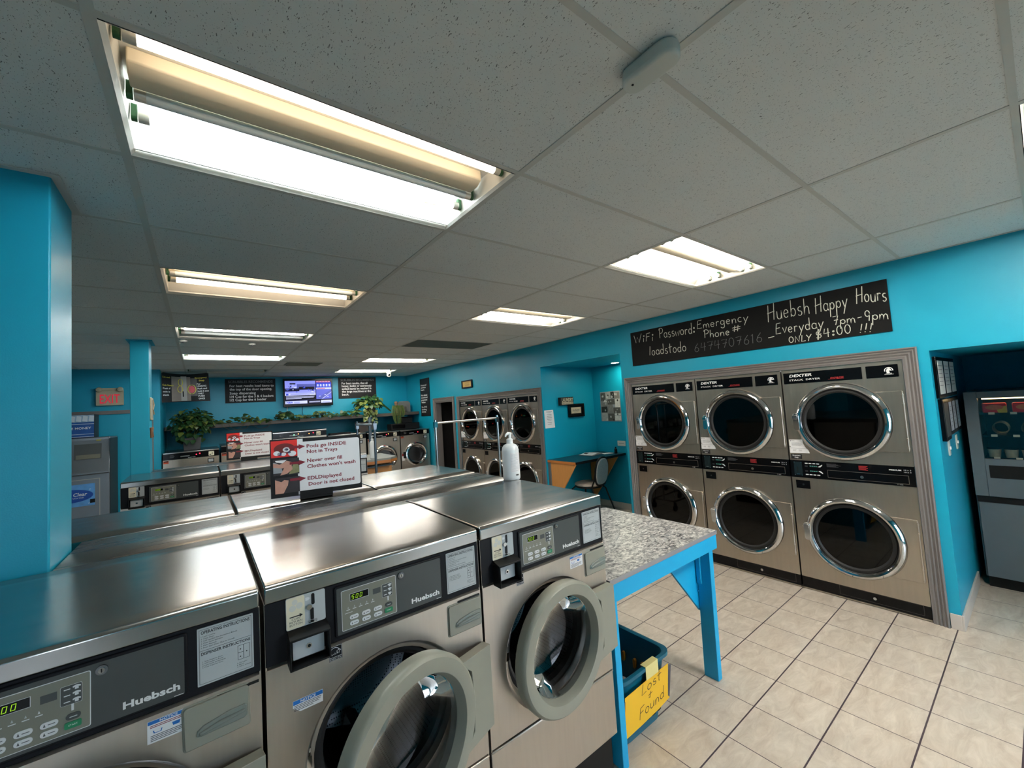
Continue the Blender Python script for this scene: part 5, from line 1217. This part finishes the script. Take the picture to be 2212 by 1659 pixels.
# ================================================================== LEFT REAR: WATER MACHINE, EXIT SIGN
r = thing('water_machine', 'stainless water vending machine with a slanted top and a blue panel behind the teal pillar', 'water machine', (-1.20, 6.56, 0))
mb = MB().prism([(0, 0), (.68, 0), (.68, 1.70), (.055, 1.70), (.055, 1.66), (.0, 1.30), (-.04, 1.245), (-.04, 1.225), (0, 1.215)], lambda a, b, d: (d, a, b), -.40, .40)
obj('cabinet', mb, P('galvanised_steel', (128, 131, 136), .38, .6, var=.1, scale=5), r, bevel=.004)
obj('side_panel', MB().box(.4005, .404, .02, .68, .0, 1.68), P('side_dark', (26, 40, 44), .6), r)  # thin near-black sheet over the right side of the cabinet
TF = lambda u, v, d: (u, .055 - (1.66 - v) * .055 / .36 + d, v)
mb = MB(); mb.quad(TF, .06, .32, 1.42, 1.62, -.004, 0); mb.quad(TF, .08, .31, 1.425, 1.48, -.006, 1); obj('fill_window', mb, [P('window_grey', (82, 84, 84), .3), P('window_shelf', (120, 116, 100), .4)], r)
obj('upper_panel', MB().box(-.385, .385, .045, .052, 1.668, 1.695), P('bezel_grey', (140, 142, 146), .3, .7), r)
obj('coin_key', MB().box(.27, .315, .03, .05, 1.655, 1.672), P('key_yellow', (170, 158, 60), .5), r)
mb = MB(); mb.outline(NF, -.36, .31, .60, 1.16, .008, -.004, 0); obj('door', mb, STEEL2, r)
mb = MB(); mb.quad(NF, -.30, .262, .815, 1.10, -.006, 0)
mb.poly(NF, [(.03 + .215 * cos(a), .955 + .085 * sin(a)) for a in [2 * pi * k / 28 for k in range(28)]], -.0065, 1)
mb.text(NF, 'Crystal Clear', .03, .950, .044, -.007, 2, align='c', w=.31, bold=.02, shear=.15); mb.text(NF, 'PURIFIED WATER', .04, .918, .016, -.007, 2, align='c', w=.24)
for k in range(14):
    a, b = random.uniform(-.29, .22), random.uniform(.83, 1.06); s = random.uniform(.015, .035); mb.poly(NF, [(a, b), (a + s, b + s * .5), (a + s * .3, b + s)], -.0062, 3)
mb.quad(NF, .215, .262, .845, .895, -.0072, 4)
obj('blue_panel', mb, [ICEBLUE, P('oval_blue', (14, 74, 168), .35), WHITEINK, P('ice_pale', (176, 210, 238), .35), BLACK], r)
r = thing('advert_box', 'blue boxed advert reading money, standing on top of the water machine', 'sign', (-1.25, 6.93, 1.70))
mb = MB(); mb.box(-.32, .255, .0, .30, 0.0, .325); obj('box', mb, P('advert_dark', (32, 30, 34), .5), r)
mb = MB(); mb.quad(NF, -.32, .25, .01, .32, -.003, 0); mb.quad(NF, -.32, .25, .22, .32, -.0035, 2)
for k in range(9): a = -.30 + k * .062; mb.poly(NF, [(a, .235), (a + .05, .225), (a + .055, .30), (a + .01, .31)], -.004, 3)
mb.text(NF, 'SAVE MONEY', .222, .122, .030, -.004, 1, align='r', w=.275, bold=.02)
mb.quad(NF, -.32, .25, .19, .197, -.004, 3); mb.quad(NF, -.32, .25, .05, .056, -.004, 3); mb.quad(NF, -.32, .25, .015, .021, -.004, 3)
obj('print', mb, [BLUEBOX, WHITEINK, P('pale_water', (150, 178, 202), .35, var=.4, scale=20), P('foam_white', (210, 220, 228), .4)], r)
r = thing('exit_sign', 'beige wall sign with red EXIT letters and two lamp heads', 'exit sign', (-.888, YX - .002, 2.16))
mb = MB(); mb.box(-.15, .15, -.055, 0, 0, .225); obj('housing', mb, BEIGE, r, bevel=.004)
mb = MB(); mb.text(NF, 'EXIT', 0, .03, .135, -.0565, 0, align='c', w=.215, bold=.0); obj('lettering', mb, EXITRED, r)
mb = MB(); mb.box(-.13, .13, -.05, -.005, .225, .26); obj('battery_case', mb, BEIGE, r, bevel=.004)
for sx in (-1, 1):
    mb = MB().lathe([(0, -.035), (.03, -.03), (.038, 0), (.02, .035), (0, .04)], lambda a, b, d: (sx * .115 + a, -.06 + d, .235 + b), 18); obj('lamp_head', mb, BEIGE, r)
r = thing('sticker_plate', 'pale framed plate fixed to the side of the thin teal pillar', 'wall plate', (-.234, 4.64, 1.98))
SX = lambda u, v, d: (-d, u, v)
mb = MB(); mb.rrect(SX, -.12, .12, -.115, .125, .008, -.012, 0, 0); mb.quad(SX, -.095, .095, -.09, .10, -.0125, 1); obj('plate', mb, [BEIGE, P('plate_inner', (150, 150, 132), .5, var=.2)], r, bevel=.004)
obj('cord', MB().tube([(.014, .06, .11), (.02, .09, .05), (.016, .05, .0), (.02, .10, -.05)], .006, 6), BEIGE, r)
r = thing('wooden_letters', 'small brown wooden letters stuck on the thin teal pillar', 'decoration', (-.234, 4.62, 1.735))
mb = MB()
for pts in ([(-.12, .05), (-.09, -.05), (-.06, .03), (-.03, -.05), (0, .05)], [(.03, .05), (.03, -.05)], [(.03, 0), (.11, .05)], [(.05, 0), (.12, -.05)]):
    mb.tube([SX(a, b, -.008) for a, b in pts], .010, 6)
obj('letters', mb, P('letter_brown', (124, 88, 62), .6), r)

# ================================================================== BACK WALL: SIGNS, TELEVISION
def wall_sign(name, label, x0, x1, z0, z1, lines, title):
    r = thing(name, label, 'sign', ((x0 + x1) / 2, YB, (z0 + z1) / 2)); W, Hh = x1 - x0, z1 - z0; F = lambda u, v, d: (u - W / 2, d, v - Hh / 2)
    obj('board', MB().box(-W / 2, W / 2, -.012, 0, -Hh / 2, Hh / 2), SIGNBLACK, r)
    mb = MB(); mb.text(F, title, W / 2, Hh - .085, .050, -.0125, 1, align='c', w=W * .88, bold=.02)
    for s, v, ww, m in lines: mb.text(F, s, W * .085, v, .048, -.0125, 0, w=ww, bold=.022)
    obj('lettering', mb, [WHITEINK, P(name + '_title', (120, 122, 124), .5)], r)
wall_sign('washing_tip_board', 'black board with soap cup instructions between the banner and the television', .595, 1.484, 2.178, 2.670,
    [('For best results load items to', .325, .78, 0), ('the top of the door opening.', .255, .745, 0), ('Soap dispensing', .175, .45, 0), ('1/4 Cup for the 3 & 4 loaders', .105, .77, 0), ('1/2 Cup for the 6 loader', .038, .64, 0)], 'SCRUBBLES RECOMMENDS')
wall_sign('heavy_items_board', 'black board about heavy soiled items on the other side of the television', 2.765, 3.648, 2.185, 2.680,
    [('For best results, that all', .335, .60, 0), ('heavy, bulky or extremely', .27, .70, 0), ('soiled items be washed in', .205, .69, 0), ('the large machines at the', .14, .68, 0), ('back.', .072, .16, 0)], 'SCRUBBLES RECOMMENDS')
r = thing('vertical_board', 'tall narrow black text board beside the dark doorway', 'sign', (XW, 7.69, 2.10)); VF = lambda u, v, d: (d, -u, v)
obj('board', MB().box(-.012, 0, -.245, .245, -.445, .445), SIGNBLACK, r)
mb = MB()
for k, (s, v) in enumerate((('Personal', .27), ('service', .215), ('here', .16), ('No refund', .03), ('monitored', -.025), ('premises', -.08), ('video', -.135), ('No DYE', -.25), ('tinting', -.305), ('shoes', -.36))): mb.text(VF, s, -.20, v, .038, -.0125, 0, bold=.025, w=(.30, .26, .18, .32, .33, .31, .22, .28, .26, .22)[k])
obj('lettering', mb, WHITEINK, r)
r = thing('gold_notice', 'small black framed gold certificate above the far dryers', 'picture frame', (XW, 5.76, 2.255))
mb = MB()
for q in ((-.20, .20, .055, .08), (-.20, .20, -.08, -.055), (-.20, -.165, -.055, .055), (.165, .20, -.055, .055)): mb.box(-.025, 0, q[0], q[1], q[2], q[3])
obj('frame', mb, GLOSSBLACK, r, bevel=.003)
mb = MB(); mb.box(-.012, 0, -.165, .165, -.055, .055, 0); mb.text(VF, 'NOTICE', 0, .012, .022, -.0125, 1, align='c', w=.13); mb.quad(VF, -.10, .10, -.010, -.005, -.0125, 1); mb.quad(VF, -.08, .08, -.028, -.023, -.0125, 1); obj('print', mb, [SEPIA, SOIL], r)

r = thing('television', 'flat television showing a bluish news channel on the back wall', 'television', (2.115, YB - .10, 2.352))
tw, th = .50, .305
obj('bezel', MB().box(-tw, tw, 0, .06, -th, th), GLOSSBLACK, r, bevel=.006)
obj('wall_mount', MB().box(-.15, .15, .06, .10, -.12, .12), BLACK, r)
EMS = {n: EM('screen_' + n, c, s * .11) for n, c, s in (('sky', (150, 158, 255), 1.1), ('blue', (60, 80, 220), 1.0), ('navy', (20, 22, 70), .8), ('mid', (96, 104, 190), .9), ('pale', (206, 212, 255), 1.2), ('road', (104, 112, 220), 1.0), ('red', (220, 80, 120), .9), ('dark', (8, 8, 26), .6))}
SK = list(EMS); SI = {k: i for i, k in enumerate(SK)}
mb = MB(); sw, sh = .47, .255; S = lambda u, v, d: (-sw + u * 2 * sw, d, -sh + v * 2 * sh)
def q(u0, u1, v0, v1, c, d=-.002): mb.quad(S, u0, u1, v0, v1, d, SI[c])
q(0, 1, 0, 1, 'navy', -.001); q(0, .645, .42, 1, 'sky'); q(.25, .645, .60, .86, 'mid', -.0022); q(.30, .62, .62, .74, 'dark', -.0024); q(0, .30, .55, .68, 'navy', -.0024); q(.10, .22, .85, .9, 'dark', -.0026); q(.16, .175, .6, .86, 'pale', -.0026)
random.seed(5)
for k in range(26): a, b = random.uniform(0, .6), random.uniform(.5, .74); q(a, a + random.uniform(.015, .06), b, b + random.uniform(.02, .06), random.choice(('dark', 'mid', 'pale', 'navy', 'blue')), -.0028 - k * 1e-5)
q(0, .645, .375, .47, 'pale', -.0032); q(.02, .07, .385, .46, 'blue', -.0034)
for k in range(2): q(.11, .62 - .1 * k, .435 - k * .035, .45 - k * .035, 'blue', -.0034)
q(0, .645, .19, .36, 'dark', -.0032)
for k in range(3): q(.02, (.62, .60, .34)[k], .315 - k * .045, .335 - k * .045, 'pale', -.0034)
q(0, .46, .02, .14, 'pale', -.0032); q(.47, .76, .02, .14, 'dark', -.0032); q(.76, 1, .02, .14, 'pale', -.0032)
mb.text(S, 'NBA', .03, .045, .075, -.0036, SI['blue'], w=.13, bold=.03)
for k in range(2): q(.18, .30, .085 - k * .035, .1 - k * .035, 'blue', -.0034); q(.50, .74, .09 - k * .04, .108 - k * .04, 'pale', -.0034); q(.80, .96, .07 - k * .02, .078 - k * .02, 'blue', -.0034)
q(.66, 1, .70, .92, 'blue', -.0032); q(.66, .98, .925, .985, 'red', -.0032)
for k in range(5): mb.poly(S, [(.70 + k * .065 + .022 * cos(a), .80 + .045 * sin(a)) for a in [2 * pi * j / 12 for j in range(12)]], -.0036, SI['pale']); q(.68 + k * .065, .72 + k * .065, .73, .75, 'sky', -.0036); q(.67 + k * .065, .72 + k * .065, .94, .96, 'pale', -.0036)
q(.66, 1, .62, .69, 'pale', -.0032); q(.68, .86, .64, .67, 'red', -.0036); q(.66, 1, .19, .615, 'road', -.0032)
mb.poly(S, [(.66, .20), (.80, .20), (1.0, .48), (1.0, .60)], -.0034, SI['mid']); mb.poly(S, [(.78, .20), (.80, .20), (1.0, .48), (1.0, .50)], -.0036, SI['pale'])
for a, b in ((.72, .30), (.84, .36), (.90, .28)): q(a, a + .035, b, b + .03, 'pale', -.0038)
obj('screen', mb, [EMS[k] for k in SK], r)
mb = MB(); mb.tube([(-.42, .06, -.28), (-.425, .07, -.34), (-.43, .075, -.575)], .006, 6); obj('power_cable', mb, OFFWHITE, r)
mb = MB(); mb.tube([(-.12, .06, -.28), (-.13, .075, -.42), (-.10, .08, -.575)], .004, 6); obj('signal_cable', mb, BLACK, r)

# hanging banner, slightly rippled
r = thing('coin_banner', 'rippled photo banner about stuck coins hung from the ceiling at the exit wall corner', 'banner', (.0, 7.70, 2.19))
NU, NV = 24, 8
def BF(u, v, d):    # u,v in 0..1
    lean = .022 * (1 - v); sag = -.035 * math.sin(pi * u) * v + .0
    return (-.325 + u * .64 + lean * u, .03 * sin(u * 5.5 + .6) * (1 - .4 * v) + d, .0 + v * .50 + sag + .012 * (1 - u) * v)
def sheet(u0, u1, v0, v1, d, m, n=8):
    vs = [BF(u0 + (u1 - u0) * i / n, v0 + (v1 - v0) * j / 4, d) for j in range(5) for i in range(n + 1)]
    mb.add(vs, [(j * (n + 1) + i, j * (n + 1) + i + 1, (j + 1) * (n + 1) + i + 1, (j + 1) * (n + 1) + i) for j in range(4) for i in range(n)], m)
mb = MB(); sheet(0, 1, 0, 1, .003, 0, 24); sheet(0, 1, 0, 1, .0, 0, 24)
sheet(.21, .60, .03, .90, -.003, 1, 12); sheet(.40, .52, .04, .92, -.004, 2, 5); sheet(.60, .74, .20, .85, -.003, 3, 6)
def brib(pts, w_, d, m): mb.ribbon(BF, pts, w_, d, m)
brib(arc(.395, .70, .045, .12, 0, 360, 18), .014, -.007, 4); brib(arc(.385, .46, .05, .12, 0, 360, 18), .014, -.007, 4)
mb.poly(BF, [(.625 + .065 * cos(a), .44 + .13 * sin(a)) for a in [2 * pi * k / 20 for k in range(20)]], -.007, 5); brib(arc(.625, .44, .085, .165, 0, 360, 22), .014, -.0075, 4)
sheet(.43, .455, .18, .38, -.006, 0, 2)
for s, u, v, w_, m in (('Emergency', .70, .82, .26, 4), ('Stop', .78, .72, .12, 4), ('For', .735, .60, .08, 6), ('LEAKING', .735, .52, .20, 6), ('Push and', .745, .43, .20, 6), ('hold 3 secs', .745, .34, .235, 6), ('ONLY', .75, .25, .12, 6), ('PUSH', .755, .16, .13, 6), ('ONCE', .755, .07, .13, 6),
        ('Coin stuck', .03, .83, .16, 4), ('Coin Return', .03, .56, .22, 4), ('Push if', .04, .45, .15, 6), ('coin is', .04, .34, .14, 6), ('stuck', .04, .23, .12, 6)): mb.text(BF, s, u, v, .055, -.008, m, w=w_, bold=.025)
obj('sheet', mb, [SIGNBLACK, P('banner_taupe', (138, 126, 118), .4, var=.2), P('banner_pale', (178, 172, 168), .4, var=.15), P('banner_grey', (84, 82, 82), .4, var=.3), P('banner_yellow', (226, 208, 70), .5), P('banner_red', (218, 92, 100), .5), WHITEINK], r)
mb = MB()
for u in (.02, .98): p = BF(u, .985, 0); mb.tube([p, (p[0], p[1], p[2] + .04)], .010, 8)
obj('clip', mb, OFFWHITE, r)

# ================================================================== SHELF AND PLANTS
SY0, SZ0, SZ1 = 8.06, 1.706, 1.778
r = thing('plant_shelf', 'long dark brown shelf running along the back wall below the television', 'shelf', (2.05, 8.42, SZ0))
obj('board', MB().box(-2.355, 2.375, SY0 - 8.42, YB - 8.42, 0, SZ1 - SZ0), SHELFM, r, bevel=.008)
def leaf_verts(p, direction, up, s, fold=.25, droop=.25):
    """a pointed heart-shaped leaf lying along direction"""
    dv = Vector(direction).normalized(); uv = Vector(up); sd = dv.cross(uv)
    if sd.length < 1e-3: sd = dv.orthogonal()
    sd.normalize(); nu = sd.cross(dv).normalized()
    out = [(0, 0), (.12, .34), (.38, .46), (.68, .30), (1, 0), (.68, -.30), (.38, -.46), (.12, -.34)]
    vs = [Vector(p) + dv * (a * s) + sd * (b * s) + nu * (abs(b) * fold * s - droop * s * a * a) for a, b in out] + [Vector(p) + dv * (.4 * s) - nu * (droop * s * .16)]
    return vs, [(0, 1, 8), (1, 2, 8), (2, 3, 8), (3, 4, 8), (4, 5, 8), (5, 6, 8), (6, 7, 8), (7, 0, 8)]
def bush(mb, c, rad, n, size, low=-.6):
    for k in range(n):
        while True:
            d = Vector((random.gauss(0, 1), random.gauss(0, 1), random.gauss(0, 1))).normalized()
            if d.z > low: break
        f = random.uniform(.45, 1.0); p = Vector((c[0] + d.x * rad[0] * f, c[1] + d.y * rad[1] * f, c[2] + d.z * rad[2] * f))
        dr = Vector((d.x, d.y, d.z * .3 - .45)) + Vector((random.uniform(-.5, .5), random.uniform(-.5, .5), random.uniform(-.4, .4)))
        vs, fs = leaf_verts(p, dr, (d.x * .6, d.y * .6 - .4, 1), size * random.uniform(.7, 1.25)); mb.add(vs, fs, 1 if random.random() < .22 else 0)
random.seed(11)
r = thing('potted_pothos', 'bushy green pothos in a square charcoal pot on the washer beside the exit wall corner', 'potted plant', (.07, 8.0, 1.357))
mb = MB().prism([(-.115, 0), (.115, 0), (.13, .21), (-.13, .21)], lambda a, b, d: (a, d, b), -.12, .12); obj('pot', mb, PLANTPOT, r, bevel=.006)
mb = MB(); bush(mb, (.0, -.02, .47), (.30, .24, .26), 330, .085)
for k in range(26): vs, fs = leaf_verts((random.uniform(-.2, .2), random.uniform(-.2, .1), random.uniform(.16, .34)), (random.uniform(-1, 1), -.6, -.6), (0, -.5, 1), .09); mb.add(vs, fs, 0)
obj('foliage', mb, [LEAF, LEAFY], r, angle=80)
mb = MB()
for k in range(9): a = random.uniform(0, 6.3); mb.tube([(.03 * cos(a), .03 * sin(a), .19), (.10 * cos(a), .10 * sin(a), .38), (.2 * cos(a), .17 * sin(a), .55)], .005, 5)
obj('stem', mb, SOIL, r)
r = thing('pothos_vine', 'long trailing pothos vine laid along the shelf below the television', 'vine', (1.5, 8.15, SZ1))
mb = MB(); sm = MB(); pts = []
for k in range(60):
    x = -1.25 + 2.75 * k / 59; pts.append((x, -.05 + .04 * sin(k * .9), .012 + .01 * sin(k * 1.7)))
sm.tube(pts, .004, 5)
for x0_ in (-1.0, -.55, -.9): sm.tube([(x0_, -.10, .0), (x0_ + .03, -.13, -.06), (x0_ + .14, -.12, -.14), (x0_ + .28, -.12, -.12), (x0_ + .36, -.12, -.02)], .003, 5)
for k in range(230):
    x = random.uniform(-1.3, 1.55); cl = .5 + .5 * sin(x * 9 + 1); z = random.uniform(.005, .05 + .08 * cl)
    vs, fs = leaf_verts((x, random.uniform(-.13, .08), z), (random.uniform(-1, 1), random.uniform(-1.2, .2), random.uniform(-.5, .5)), (0, -.6, 1), random.uniform(.06, .115)); mb.add(vs, fs, 1 if random.random() < .35 else 0)
bush(mb, (-.02 + .05, -.03, .09), (.10, .08, .09), 26, .09, -.1)
obj('foliage', mb, [LEAF, LEAFY], r, angle=80); obj('stem', sm, SOIL, r)
r = thing('shelf_pothos', 'round light green pothos on the shelf under the heavy items board', 'potted plant', (3.32, 8.25, SZ1))
obj('pot', MB().lathe([(0, 0), (.09, 0), (.12, .18), (.105, .18), (.10, .16), (0, .16)], lambda a, b, d: (a, b, d), 24), CLAYPOT, r)
mb = MB(); bush(mb, (-.05, -.06, .23), (.33, .22, .22), 210, .10, -.35)
for k in range(70):
    q_ = random.random(); vs, fs = leaf_verts((-.10 + random.uniform(-.16, .16) * (1 - q_ * .4), -.20 - random.uniform(0, .06), .12 - .42 * q_), (random.uniform(-.8, .8), -.6, -.7), (0, -1, .6), random.uniform(.06, .095)); mb.add(vs, fs, 1 if random.random() < .5 else 0)
for k in range(16): vs, fs = leaf_verts((.2 + k * .013, -.05, .26 - k * .012), (.8, -.5, -.5), (0, -.5, 1), .085); mb.add(vs, fs, 0)
obj('foliage', mb, [LEAF, LEAFY], r, angle=80)
sm = MB(); sm.tube([(-.1, -.05, .17), (-.1, -.20, .14), (-.12, -.23, -.25)], .005, 5); obj('stem', sm, SOIL, r)
r = thing('trailing_grass', 'pale trailing grass plant spilling over the shelf in a round stone pot', 'potted plant', (4.04, 8.22, SZ1))
obj('pot', MB().lathe([(0, 0), (.10, 0), (.125, .05), (.12, .135), (.108, .135), (.10, .11), (0, .11)], lambda a, b, d: (a, b, d), 28), CLAYPOT, r)
mb = MB()
for k in range(70):
    x0_ = random.uniform(-.34, -.02); ln = random.uniform(.22, .56) * (1 - abs(x0_ + .16) * 1.1); tipx = -.17 + (x0_ + .17) * random.uniform(.25, .75)
    P3 = [Vector((x0_ * .4, -.05, .12)), Vector((x0_ * .8, -.16, .14 + random.uniform(0, .04))), Vector((x0_, -.22 - random.uniform(0, .05), .0)), Vector((tipx * .5 + x0_ * .5, -.24, -.5 * ln)), Vector((tipx, -.23, -ln))]
    w_ = .0045
    vs = [p + Vector((s * w_ * (1 - i / 5), 0, 0)) for i, p in enumerate(P3) for s in (-1, 1)]; mb.add(vs, [(2 * i, 2 * i + 1, 2 * i + 3, 2 * i + 2) for i in range(4)], 0 if random.random() < .7 else 1)
obj('foliage', mb, [GRASSM, LEAF], r, angle=80)
r = thing('slate_board', 'grey upright panel leaning behind the stone pot on the shelf', 'board', (4.18, 8.40, SZ1)); obj('slab', MB().prism([(-.17, 0), (.17, 0), (.17, .22), (.12, .27), (-.10, .27), (-.17, .22)], NF, -.012, .012), P('slate_panel', (112, 114, 112), .7, var=.15), r, bevel=.004)
r = thing('small_figure', 'small reddish ornament standing behind the rim of the stone pot', 'ornament', (3.98, 8.385, SZ1)); obj('body', MB().lathe([(0, 0), (.04, 0), (.05, .10), (.03, .2), (.045, .235), (.03, .27), (0, .275)], lambda a, b, d: (a, b, d), 18), P('ornament_clay', (150, 112, 92), .6, var=.3, scale=30), r)
